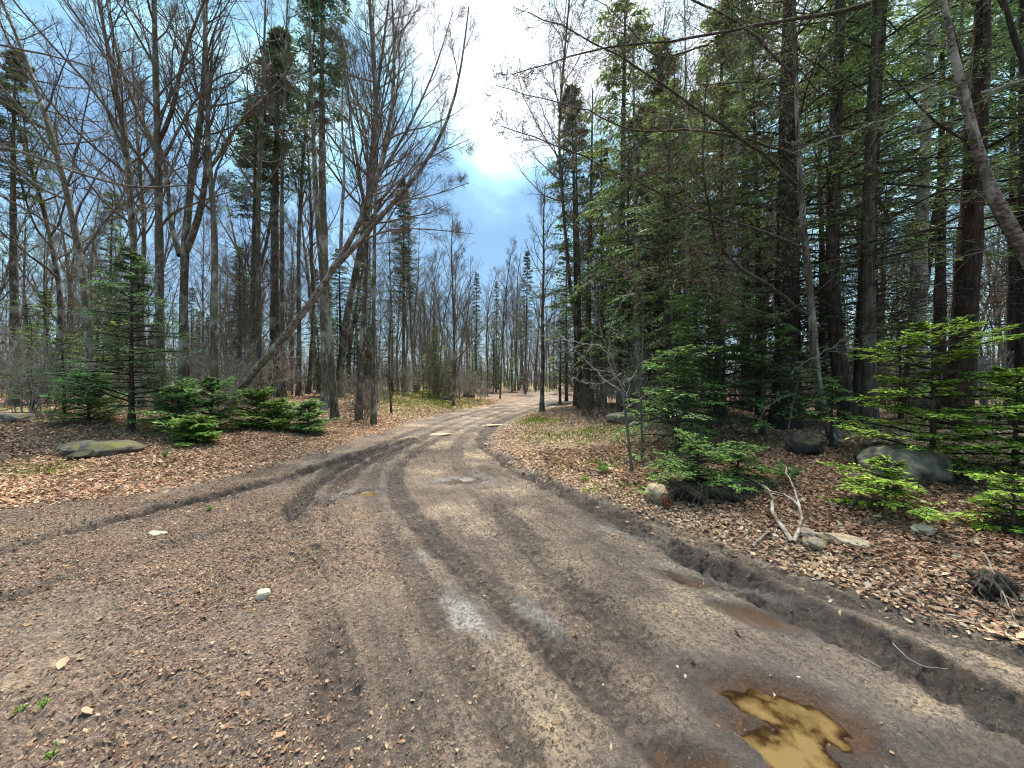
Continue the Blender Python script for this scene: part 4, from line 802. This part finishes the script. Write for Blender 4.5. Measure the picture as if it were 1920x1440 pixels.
limb_tree('bare_sapling', 'speckled slim stem crossing in front of the maple stem base', [(1590, 885), (1568, 840), (1548, 780), (1535, 700), (1528, 600)], 6.3, .045, [], M_BIRCH, M_TWIG, 82, False, .002, 'sapling')
# pale curved dead limbs over the road at right
limb_tree('leafy_sapling', 'sapling with small fresh green leaves in front of the black trunk', [(1470, 905), (1475, 830), (1490, 740), (1505, 680)], 6.3, .014, [([(1480, 740), (1440, 760), (1420, 800)], .006, 6.3, 6.0), ([(1490, 690), (1560, 650), (1640, 640), (1700, 650)], .006, 6.3, 6.1), ([(1475, 830), (1440, 850), (1445, 880)], .005, 6.3, 6.0)], M_TWIG, M_TWIGP, 83, True, .002, 'sapling', (9, 4, 3), .25, lmin=.12, leafcol=(.12, .24, .05))
# --- overhanging limb from the left edge
limb_tree('bare_tree', 'tree out of frame on the left whose long dark limb hangs into the picture', [(-330, 900), (-320, 500), (-300, 200), (-280, -100)], 7.0, .16,
  [([(-310, 330), (-150, 250), (0, 275), (60, 292), (110, 310), (210, 348), (280, 358), (370, 348)], .045, 7.0, 6.0), ([(-300, 250), (-120, 420), (0, 440), (90, 470), (180, 480)], .018, 7.0, 6.5), ([(-300, 60), (-100, 60), (0, 90), (160, 120), (260, 170)], .03, 7., 6.6)], M_BARK, M_TWIG, 84, False, twk=(9, 5, 3))

# --- young firs
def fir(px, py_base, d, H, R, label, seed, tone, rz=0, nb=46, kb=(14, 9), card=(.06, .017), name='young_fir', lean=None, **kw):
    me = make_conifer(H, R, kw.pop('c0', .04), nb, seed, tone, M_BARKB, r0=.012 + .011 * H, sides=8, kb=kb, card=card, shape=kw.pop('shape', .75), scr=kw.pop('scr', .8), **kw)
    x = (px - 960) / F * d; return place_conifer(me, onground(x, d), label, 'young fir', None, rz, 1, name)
fir(246, 810, 8.5, 3.9, 1.55, 'young blue green fir about four metres tall on the left verge', 201, (.17, .30, .13), nb=92, kb=(15, 9), card=(.085, .022), c0=.12, shape=.7, droop=-.03, up=8, tw=.6)
def low(px, d, H, R, label, seed, tone='left', **kw): return fir(px, 0, d, H, R, label, seed, tone, nb=kw.pop('nb', 46), kb=(15, 10), card=(.085, .026), shape=.45, c0=.0, scr=1.2, up=22, droop=-.03, **kw)
low(335, 8.6, .95, .95, 'low spreading fir clump right of the young fir stem', 211)
low(395, 9.2, 1.15, .9, 'low dark fir clump behind the spreading one', 212)
low(165, 8.8, 1.0, .85, 'low fir clump left of the young fir stem', 213)
low(480, 10.2, .85, .95, 'low fir bush before the foot of the leaning maple', 214, 'fir')
low(520, 10.2, .65, .75, 'small low fir bush between the two neighbouring bushes', 215, 'fir')
low(577, 10.2, .75, .75, 'rounded low fir bush nearest the road on the left', 216, 'left')
low(365, 8.0, .45, .55, 'ankle high fir in front of the spreading clump', 217, 'fir')
fir(120, 0, 9.5, 1.9, .8, 'thin young fir at the left under the leaning trunks', 218, 'left', nb=40)
fir(60, 0, 10.5, 2.4, .9, 'thin yellow green young fir near the left picture edge', 219, 'fir', nb=40)
# right front firs
fir(1750, 0, 4.6, 1.72, 1.05, 'bright lime green young fir with flat layered boughs beside the boulder', 221, 'bright', nb=40, kb=(18, 12), card=(.07, .024), droop=.0, up=2, shape=.3, c0=.12, tw=.45, scr=.7)
fir(1905, 0, 4.2, 1.15, .95, 'bright young fir cut by the right picture edge', 222, 'bright', nb=36, kb=(18, 12), card=(.065, .022), droop=.0, up=2, shape=.4, tw=.45)
fir(1665, 0, 3.9, .48, .60, 'low bright green fir sprays left of the layered fir', 223, 'bright', nb=15, kb=(18, 12), card=(.065, .022), shape=.4, c0=.0, scr=1.2)
fir(1905, 0, 3.25, .45, .35, 'small bright fir spray at the right edge near the stump', 224, 'bright', nb=18, kb=(12, 9), shape=.4, c0=.0)
fir(1270, 0, 6.6, 1.75, 1.15, 'green fir with wide boughs behind the fallen branch', 225, (.13, .27, .06), nb=46, kb=(16, 10), shape=.4, card=(.07, .02), c0=.1, up=4)
fir(1330, 0, 7.6, 2.9, 1.5, 'tall green fir below the cedar sprays', 226, (.10, .20, .05), nb=60, kb=(16, 10), shape=.5, card=(.08, .023), c0=.12, droop=-.03)
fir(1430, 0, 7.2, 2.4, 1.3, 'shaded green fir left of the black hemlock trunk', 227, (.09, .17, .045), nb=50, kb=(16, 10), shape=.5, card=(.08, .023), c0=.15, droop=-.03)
fir(1310, 0, 4.75, .58, .72, 'low fir boughs spilling over the root mound', 228, (.15, .30, .06), nb=32, kb=(16, 10), shape=.35, c0=.1, card=(.055, .016), scr=1.2, up=5, droop=-.02)
fir(1560, 0, 6.0, 1.05, .55, 'small green fir against the foot of the maple stem', 229, (.15, .30, .06), nb=18, kb=(14, 9), c0=.4)
fir(1385, 0, 4.9, .5, .5, 'low trailing fir spray right of the root mound', 230, (.14, .28, .06), nb=18, kb=(15, 10), c0=.1, shape=.35)
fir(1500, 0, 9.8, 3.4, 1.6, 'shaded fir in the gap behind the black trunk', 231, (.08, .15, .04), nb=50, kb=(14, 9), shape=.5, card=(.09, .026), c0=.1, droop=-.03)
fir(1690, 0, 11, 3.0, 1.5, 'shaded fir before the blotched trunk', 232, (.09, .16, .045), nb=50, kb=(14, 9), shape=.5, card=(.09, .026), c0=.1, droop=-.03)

# --- background wood
rng = np.random.default_rng(21)
def free(x, y, m=1.3): return x < xL(y) - m or x > xR(y) + m
PROTO = {}
KIND = {0: 'upright', 1: 'tall narrow', 2: 'slim', 3: 'low forked', 4: 'very thin', 5: 'wide crowned', 6: 'high forked', 7: 'short twiggy', 8: 'long trunked'}
def band(d): return 'near' if d < 20 else ('mid distance' if d < 32 else 'far')
def put_bare(i, px, d, label, group, s):
    label = KIND[i] + ' ' + label.replace('bare leafless', 'leafless').replace('thin bare', 'bare') + ', ' + band(d); group = KIND[i] + ' ' + band(d) + ' ' + group
    x = (px - 960) / F * d; loc = onground(x, d, -.05); rz = float(rng.random() * 6.28); sxy = s * float(rng.uniform(.85, 1.15))
    key = i
    if key not in PROTO: PROTO[key] = o = place_bare(BARE[i], loc, label, 'tree', group, rz)
    else: o = copy_thing(PROTO[key], loc, rz, 1.0, label, group)
    o.scale = (sxy, sxy, s); o['label'] = label; o['group'] = group; return o
spots = []
def scatter(n, px0, px1, d0, d1, label, group, pick, smin=.8, smax=1.15, gap=1.1, corridor=True, power=1.6):
    c = 0; tries = 0
    while c < n and tries < n * 60:
        tries += 1; d = d0 + (d1 - d0) * rng.random() ** (1 / power); px = rng.uniform(px0, px1); x = (px - 960) / F * d
        if not free(x, d) or any((x - a) ** 2 + (d - b) ** 2 < gap * gap for a, b in spots): continue
        s = rng.uniform(smin, smax); i = int(rng.choice(pick)); H = BARE[i][0] * s
        if 845 < px < 1040 and (H - 1.5) / d > .42:
            if not corridor: continue
            s *= .40 * d / max(H - 1.5, 1); 
            if s < .4: continue
        spots.append((x, d)); put_bare(i, px, d, label, group, s); c += 1
LBL = 'bare leafless tree standing in the wood on the left'
scatter(56, -60, 820, 15, 50, 'bare leafless tree behind the left leafy clearing', 'bare trees of the left wood', [0, 1, 2, 3, 4, 5, 6, 8], gap=1.5)
scatter(48, -60, 860, 13, 36, 'thin bare young tree among the trunks of the left wood', 'thin young trees of the left wood', [4, 7], .55, .95)
scatter(46, 780, 1080, 26, 70, 'bare leafless tree beyond the road bend under the sky gap', 'bare trees beyond the bend', [0, 1, 2, 4, 6, 7, 8], .7, 1.0, .9)
scatter(62, 1080, 2000, 13, 50, 'bare leafless tree deep in the wood on the right', 'bare trees of the right wood', [0, 1, 2, 4, 6, 8], gap=1.5)
scatter(22, 1110, 1900, 10, 20, 'thin bare young tree among the right conifers', 'thin young trees of the right wood', [4, 7], .6, .95)
# more conifers mixed in
cproto = {}
def scatter_con(n, px0, px1, d0, d1, pick, s0, s1, label, group, tall=True):
    c = 0; t = 0
    while c < n and t < n * 50:
        t += 1; d = rng.uniform(d0, d1); px = rng.uniform(px0, px1); x = (px - 960) / F * d; i = int(rng.choice(pick)); s = rng.uniform(s0, s1)
        if not free(x, d, 2.0) or (835 < px < 1045 and (CON[i][0] * s - 1.5) / d > .30): continue
        k = (i, name_ := ('young_fir' if s1 < .5 else 'conifer_tree')); loc = onground(x, d, -.05); rz = rng.random() * 6.28
        if k not in cproto: cproto[k] = o = place_conifer(CON[i][1], loc, label, 'tree', group, rz, s, k[1])
        else: o = copy_conifer(cproto[k], loc, rz, s, label, group)
        o['label'] = label; o['group'] = group; c += 1
scatter_con(13, 0, 780, 26, 55, [0, 2], .6, .95, 'dark conifer far back among the bare trees on the left', 'conifers of the left wood')
scatter_con(60, -60, 960, 16, 45, [1, 3], .18, .50, 'low young evergreen under the bare trees on the left', 'young evergreens of the left wood')
scatter_con(18, 1090, 2050, 20, 45, [5, 4], .7, 1.05, 'dark conifer far back in the right wood', 'conifers of the right wood')
scatter_con(44, 1060, 2050, 12, 34, [1, 3], .14, .40, 'low young evergreen under the trees on the right', 'young evergreens of the right wood')

# understorey shrubs: multi stemmed bare brush
def shrub_mesh(seed, H=1.6, leaf=None):
    r = np.random.default_rng(seed); mb = MB(); n = 11; a = r.random(n) * 6.28
    P = curve(np.stack([np.cos(a) * .12, np.sin(a) * .12, a * 0 - .05], 1), np.stack([np.cos(a) * .3, np.sin(a) * .3, np.ones(n)], 1), H * r.uniform(.6, 1.1, n), 8, .09, .02, r)
    R = .010 * np.linspace(1, .35, 8)[None] * np.ones((n, 1)); tubes(mb, P, R, 4)
    X, D, _, t, ln = spawn(P, R, 8, .25, .98, 40, 14, r); P2 = curve(X, D, ln * .38 * (1.2 - t), 5, .12, .04, r); R2 = np.full((len(X), 5), .0048); tubes(mb, P2, R2, 3)
    X, D, _, t, ln = spawn(P2, R2, 5, .2, .98, 40, 14, r); P3_ = curve(X, D, ln * .5, 4, .12, .03, r); tubes(mb, P3_, np.full((len(X), 4), .0032), 3)
    return mb.mesh('shrub', leaf or M_TWIGP)
SH = [shrub_mesh(305, 4.6, M_TWIG), shrub_mesh(301, 1.5), shrub_mesh(302, 2.2), shrub_mesh(303, 1.1, M_TWIG), shrub_mesh(304, 2.8, M_TWIG)]
def shrubs(n, px0, px1, d0, d1, label, group, s0=.7, s1=1.3):
    c = 0
    while c < n:
        d = rng.uniform(d0, d1); px = rng.uniform(px0, px1); x = (px - 960) / F * d
        if not free(x, d, .8): continue
        ki = int(rng.integers(5)) if d > 14 else 1 + int(rng.integers(3)); s = rng.uniform(s0, s1); kn = ['very tall spindly', 'pale low', 'pale tall', 'brown low', 'brown tall'][ki]; lb = kn + ' ' + label + ', ' + band(d); gp = kn + ' ' + band(d) + ' ' + group; o = link('bare_shrub', SH[ki], None, onground(x, d)); o.scale = (s, s, s); o.rotation_euler = (0, 0, rng.random() * 6.28); tag(o, lb, 'shrub', gp); c += 1
shrubs(150, -60, 900, 12, 42, 'leafless shrub under the left trees', 'bare shrubs of the left wood')
shrubs(2, -40, 130, 7.5, 12, 'leafless tangled shrub at the left edge of the clearing', 'bare shrubs at the left edge')
shrubs(45, 820, 1100, 22, 60, 'leafless shrub beside the road beyond the bend', 'bare shrubs beyond the bend')
shrubs(130, 1080, 2000, 9, 36, 'leafless shrub under the right trees', 'bare shrubs of the right wood')

# far wood as one mass
def far_wood():
    r = np.random.default_rng(77); mbt = MB(); prot = []
    for q in range(3):
        m_ = MB(); T = trunk_poly(15, r, .03, .02, 8); R = .15 * np.linspace(1, .12, 8); tubes(m_, T, R, 5); bare_limbs(m_, T, R, r, k=(16, 5, 5, 0), H=15, minr=.012, t0=.15, sidesegs=3); prot.append((np.concatenate(m_.v), np.concatenate(m_.f).reshape(-1, 4)))
    n = 0
    while n < 330:
        d = r.uniform(48, 115); px = r.uniform(-250, 2150); x = (px - 960) / F * d; s = r.uniform(.7, 1.1)
        if 840 < px < 1040: s = min(s, .36 * d / 15)
        v, f = prot[int(r.integers(3))]; a = r.random() * 6.28; c, s_ = math.cos(a), math.sin(a)
        w = v @ np.array([[c, s_, 0], [-s_, c, 0], [0, 0, 1]]) * s + np.array([x, d, float(hsm(x, d))]); mbt.add(w, f); n += 1
    # brush at its feet
    n = 3800; d = r.uniform(42, 100, n); px = r.uniform(-250, 2150, n); x = (px - 960) / F * d
    P = curve(np.stack([x, d, hsm(x, d)], 1), np.stack([r.normal(0, .2, n), r.normal(0, .2, n), np.ones(n)], 1), r.uniform(1.5, 4.5, n), 6, .08, .02, r); R = np.full((n, 6), .022); tubes(mbt, P, R, 3)
    X, D, _, t, ln = spawn(P, R, 7, .1, .95, 45, 15, r); Q = curve(X, D, ln * .4, 4, .12, .03, r); tubes(mbt, Q, np.full((len(X), 4), .014), 3)
    tag(link('distant_wood', mbt.mesh('distant_wood', M_TWIG)), 'grey bare wood closing the view far behind the trees', 'woodland', None, 'stuff')
far_wood()

# ------------------------------------------------------------------ rocks, stumps, fallen wood
def rock_mesh(sx, sy, sz, seed, mat, facets=.25, name='rock', am=.16):
    r = np.random.default_rng(seed); n, m = 56, 34; th = np.linspace(0, 2 * math.pi, n, endpoint=False); ph = np.linspace(-math.pi / 2, math.pi / 2, m)
    TH, PH = np.meshgrid(th, ph); v = np.stack([np.cos(PH) * np.cos(TH), np.cos(PH) * np.sin(TH), np.sin(PH)], -1).reshape(-1, 3)
    k = np.ones(len(v))
    for _ in range(11):                       # cut flat faces
        d = nrm(r.normal(0, 1, 3)); o = r.uniform(.62, .92); dt = v @ d; k = np.where(dt > o, np.minimum(k, o / np.maximum(dt, 1e-6)), k)
    v = v * k[:, None] * (1 + am * fbm(v[:, 0] * 1.3 + v[:, 2] + seed, v[:, 1] * 1.3 - v[:, 2], 5, 2.2)[:, None] + (am > .3) * .16 * fbm(v[:, 0] * 3 + v[:, 2] * 2 + seed, v[:, 1] * 3 - v[:, 2] * 2, 3, 4.)[:, None])
    v *= np.array([sx, sy, sz]); mb = MB(); i = np.arange(m - 1)[:, None] * n; j = np.arange(n)[None]; j2 = (j + 1) % n
    mb.add(v, np.stack(np.broadcast_arrays(i + j, i + j2, i + n + j2, i + n + j), -1).reshape(-1, 4)); return mb.mesh(name, mat)
def rock(px, py, sx, sy, sz, label, seed, mat, rz=0, dz=.4, tilt=0, name='rock', cat='rock'):
    p = at(px, py); o = link(name, rock_mesh(sx, sy, sz, seed, mat), None, (p[0], p[1], p[2] + sz * dz)); o.rotation_euler = (tilt, tilt * .5, rz); tag(o, label, cat); return o
rock(190, 846, .66, .4, .17, 'broad flat mossy rock on the left verge', 401, M_ROCKM, .1, .2)
rock(150, 850, .30, .25, .05, 'dark slab leaning on the mossy rock', 402, M_ROCKM, .4, 2.6, .25, 'stone_slab')
rock(156, 858, .2, .2, .10, 'brown split stone wedged under the slab', 403, M_SOIL, .2, .5)
rock(1710, 890, .42, .5, .25, 'large grey boulder behind the layered fir', 404, M_ROCK, .5, .45, name='boulder', cat='boulder')
rock(1165, 792, .45, .35, .20, 'grey boulder in the leaves behind the bare sapling', 405, M_ROCK, .2, .5, name='boulder', cat='boulder')
rock(1190, 800, .14, .12, .10, 'small pale stone beside the grey boulder', 406, M_PALE, .8, .5)
rock(1238, 938, .16, .15, .14, 'tan stone at the left end of the root mound', 407, M_TAN, .3, .5)
rock(1586, 1022, .19, .075, .06, 'long tan angular stone by the fallen branch', 408, M_TAN, -.65, .45, .1)
rock(1528, 1026, .09, .07, .05, 'rounded blue grey stone between the branch and the tan stone', 409, M_ROCK, .1, .5)
rock(1518, 1005, .09, .08, .045, 'flat grey stone behind the rounded one', 410, M_ROCK, .9, .4)
rock(490, 1122, .055, .04, .04, 'white pointed stone in the dirt at lower left', 411, M_PALE, .3, .4)
rock(288, 1003, .10, .05, .025, 'flat pale stone in the left dirt', 412, M_PALE, .1, .3)
rock(925, 798, .45, .14, .03, 'flat pale stone set in the road near the bend', 414, M_TAN, .2, .3)
rock(826, 815, .35, .12, .03, 'flat pale stone set in the middle of the road', 415, M_TAN, .2, .3)
rock(30, 790, .35, .3, .16, 'pale rock half hidden in the left brush', 416, M_ROCK, .2, .4)
rock(175, 706, .9, .5, .3, 'pale rock seen under the young fir', 417, M_PALE, .2, .2)
rock(1735, 1000, .1, .08, .05, 'small pinkish stone under the bright fir', 418, M_PALE, .2, .4)
rock(1770, 1070, .07, .045, .02, 'flat tan stone among the right leaves', 419, M_TAN, .2, .6)
rock(1510, 850, .22, .26, .24, 'dark mossy boulder at the foot of the maple stem', 420, M_SOIL, .2, .4, name='boulder', cat='boulder')
rock(1655, 870, .5, .3, .22, 'dark mossy boulder between the brown trunks', 421, M_SOIL, .7, .3, name='boulder', cat='boulder')
rock(880, 745, .5, .4, .35, 'dark stump like rock left of the bend', 422, M_SOIL, .1, .5)
rock(835, 750, .5, .3, .18, 'low dark rock in the green patch left of the bend', 423, M_SOIL, .1, .4)
# root mound
def root_mound(px, py, sx, sy, sz, label, seed, nroots, name='root_mound'):
    r = np.random.default_rng(seed); p = at(px, py); t = thing(name, (p[0], p[1], p[2]), label, 'root mound'); link('soil', rock_mesh(sx, sy, sz, seed, M_SOIL, am=.55), t)
    mb = MB(); a = r.uniform(-2.9, -.3, nroots); X = np.stack([np.cos(a) * sx * .8, np.sin(a) * sy * .8, r.uniform(.3, 1.15, nroots) * sz], 1); D = np.stack([np.cos(a), np.sin(a), r.normal(.1, .3, nroots)], 1)
    P = curve(X, D, r.uniform(.12, .45, nroots), 8, .22, -.16, r); R = r.uniform(.002, .007, (nroots, 1)) * np.linspace(1, .3, 8)[None]; tubes(mb, P, R, 5); link('roots', mb.mesh('roots', M_BARKB), t); return t
root_mound(1320, 935, .46, .25, .20, 'dark mound of soil with dangling roots under the low fir boughs', 431, 120)
root_mound(1400, 915, .36, .25, .12, 'lower root mound right behind the dark one', 432, 70)
root_mound(1862, 1110, .15, .11, .12, 'rotten black stump with roots at the right edge', 433, 18, 'rotten_stump')
def stick(pts, r, label, mat, seed, dz=.03, name='fallen_branch', tip=.35, cat='branch'):
    rr = np.random.default_rng(seed); t = None; mb = MB(); o = None
    for k, pl in enumerate(pts):
        w = []
        for q in pl:
            p = at(q[0], q[1]); p[2] += dz + (q[2] if len(q) > 2 else 0); w.append(p)
        if o is None: o = w[0].copy()
        Q = lerp_poly(np.array(w) - o, 16); Q += rr.normal(0, r * .25, Q.shape); tubes(mb, Q, r * (.75 if k else 1) * np.linspace(1, tip, 16), 7)
    ob = link(name, mb.mesh(name, mat), None, tuple(o)); return tag(ob, label, cat)
stick([[(1490, 1024), (1470, 1005, .03), (1455, 985, .05), (1447, 965, .06), (1452, 945, .08), (1425, 925, .1), (1390, 912, .12)], [(1490, 1024), (1503, 1005, .03), (1506, 985, .04), (1500, 960, .06), (1484, 930, .12), (1470, 905, .2)], [(1500, 965, .06), (1475, 948, .08), (1430, 935, .1)]], .022, 'forked weathered grey branch lying in the leaves', M_BIRCH, 501)
stick([[(1412, 1032), (1430, 1020, .02), (1444, 1008, .03), (1462, 1006, .02)]], .014, 'short grey stick left of the forked branch', M_BIRCH, 502)
stick([[(1850, 1060, .05), (1880, 1120, .05), (1900, 1160, .02), (1925, 1200)], [(1790, 1125), (1850, 1150, .02), (1900, 1185)]], .007, 'thin forked twig beside the rotten stump', M_TWIGP, 503)
stick([[(1680, 1215), (1710, 1245), (1740, 1260), (1785, 1262)]], .004, 'thin curved twig lying on the road at right', M_TWIGP, 504, .012)
stick([[(1615, 1238), (1660, 1262)]], .004, 'short straight twig on the road at right', M_TWIGP, 505, .012)
stick([[(530, 1440), (540, 1390), (560, 1360), (572, 1355)]], .003, 'hair thin forked twig in the lower left dirt', M_BARKB, 506, .008)
stick([[(196, 1436), (206, 1405), (208, 1375)]], .005, 'short brown stick at the lower left edge', M_BARKB, 507, .01)
stick([[(1215, 905), (1260, 880, .1), (1400, 905, .1), (1480, 940, .05), (1530, 975)]], .012, 'long dead branch lying from the mound to the forked branch', M_BARKB, 508, .08)
stick([[(1150, 870), (1110, 810, .25), (1090, 770, .35)], [(1160, 880), (1125, 840, .15), (1095, 800, .2)]], .008, 'dead stems poking out of the right verge leaves', M_TWIG, 509)
stick([[(470 + 140, 772), (640, 765, .1), (700, 745, .35)], [(640, 775), (665, 770, .05), (690, 760, .1)], [(625, 782), (660, 768, .2), (680, 752, .2)]], .03, 'heap of dead sticks under the close pair of trunks', M_BARK, 510)
# green seedlings
def seedling(px, py, s, label, seed, col=(.16, .32, .04)):
    r = np.random.default_rng(seed); p = at(px, py); t = thing('seedling', tuple(p), label, 'seedling'); mb = MB(); n = 7; a = r.random(n) * 6.28
    P = curve(np.zeros((n, 3)), np.stack([np.cos(a) * .5, np.sin(a) * .5, np.ones(n)], 1), s * r.uniform(.5, 1, n), 5, .1, 0, r); tubes(mb, P, np.full((n, 5), .0018), 4); link('stem', mb.mesh('stem', M_TWIG), t)
    fb = MB(); X, D, _, _, _ = spawn(P, np.ones((n, 5)), 7, .3, 1, 60, 15, r); m = len(X); cards(fb, X, D, nrm(r.normal(0, .5, (m, 3)) + np.array([0, 0, 1])), s * .32 * r.uniform(.6, 1.2, m), s * .17 * r.uniform(.7, 1.2, m), np.array([col]) * r.uniform(.7, 1.3, (m, 1))); link('leaves', fb.mesh('leaves', M_GRASS, False), t)
seedling(1130, 890, .22, 'bright green leafy seedling on the right verge', 601)
seedling(1095, 905, .12, 'small green seedling nearer the road than the bright one', 602)
seedling(390, 960, .09, 'tiny green weed in the left dirt', 603)
seedling(305, 860, .16, 'green weed in the red leaves before the mossy rock', 604)
seedling(72, 1335, .05, 'tiny green sprout at lower left', 605); seedling(30, 1345, .05, 'tiny green sprout nearest the left edge', 606); seedling(85, 1432, .05, 'green sprout in the bottom left corner', 607)
seedling(1440, 1010, .1, 'red green seedling by the short grey stick', 608, (.2, .12, .04)); seedling(1478, 905, .3, 'leafy green ground plant before the mossy boulder', 609, (.07, .17, .04)); seedling(1250, 955, .16, 'red leaved ground plant left of the root mound', 610, (.28, .09, .04))
print('objects', len(bpy.data.objects), 'meshes', len(bpy.data.meshes), 'verts', sum(len(m.vertices) for m in bpy.data.meshes))
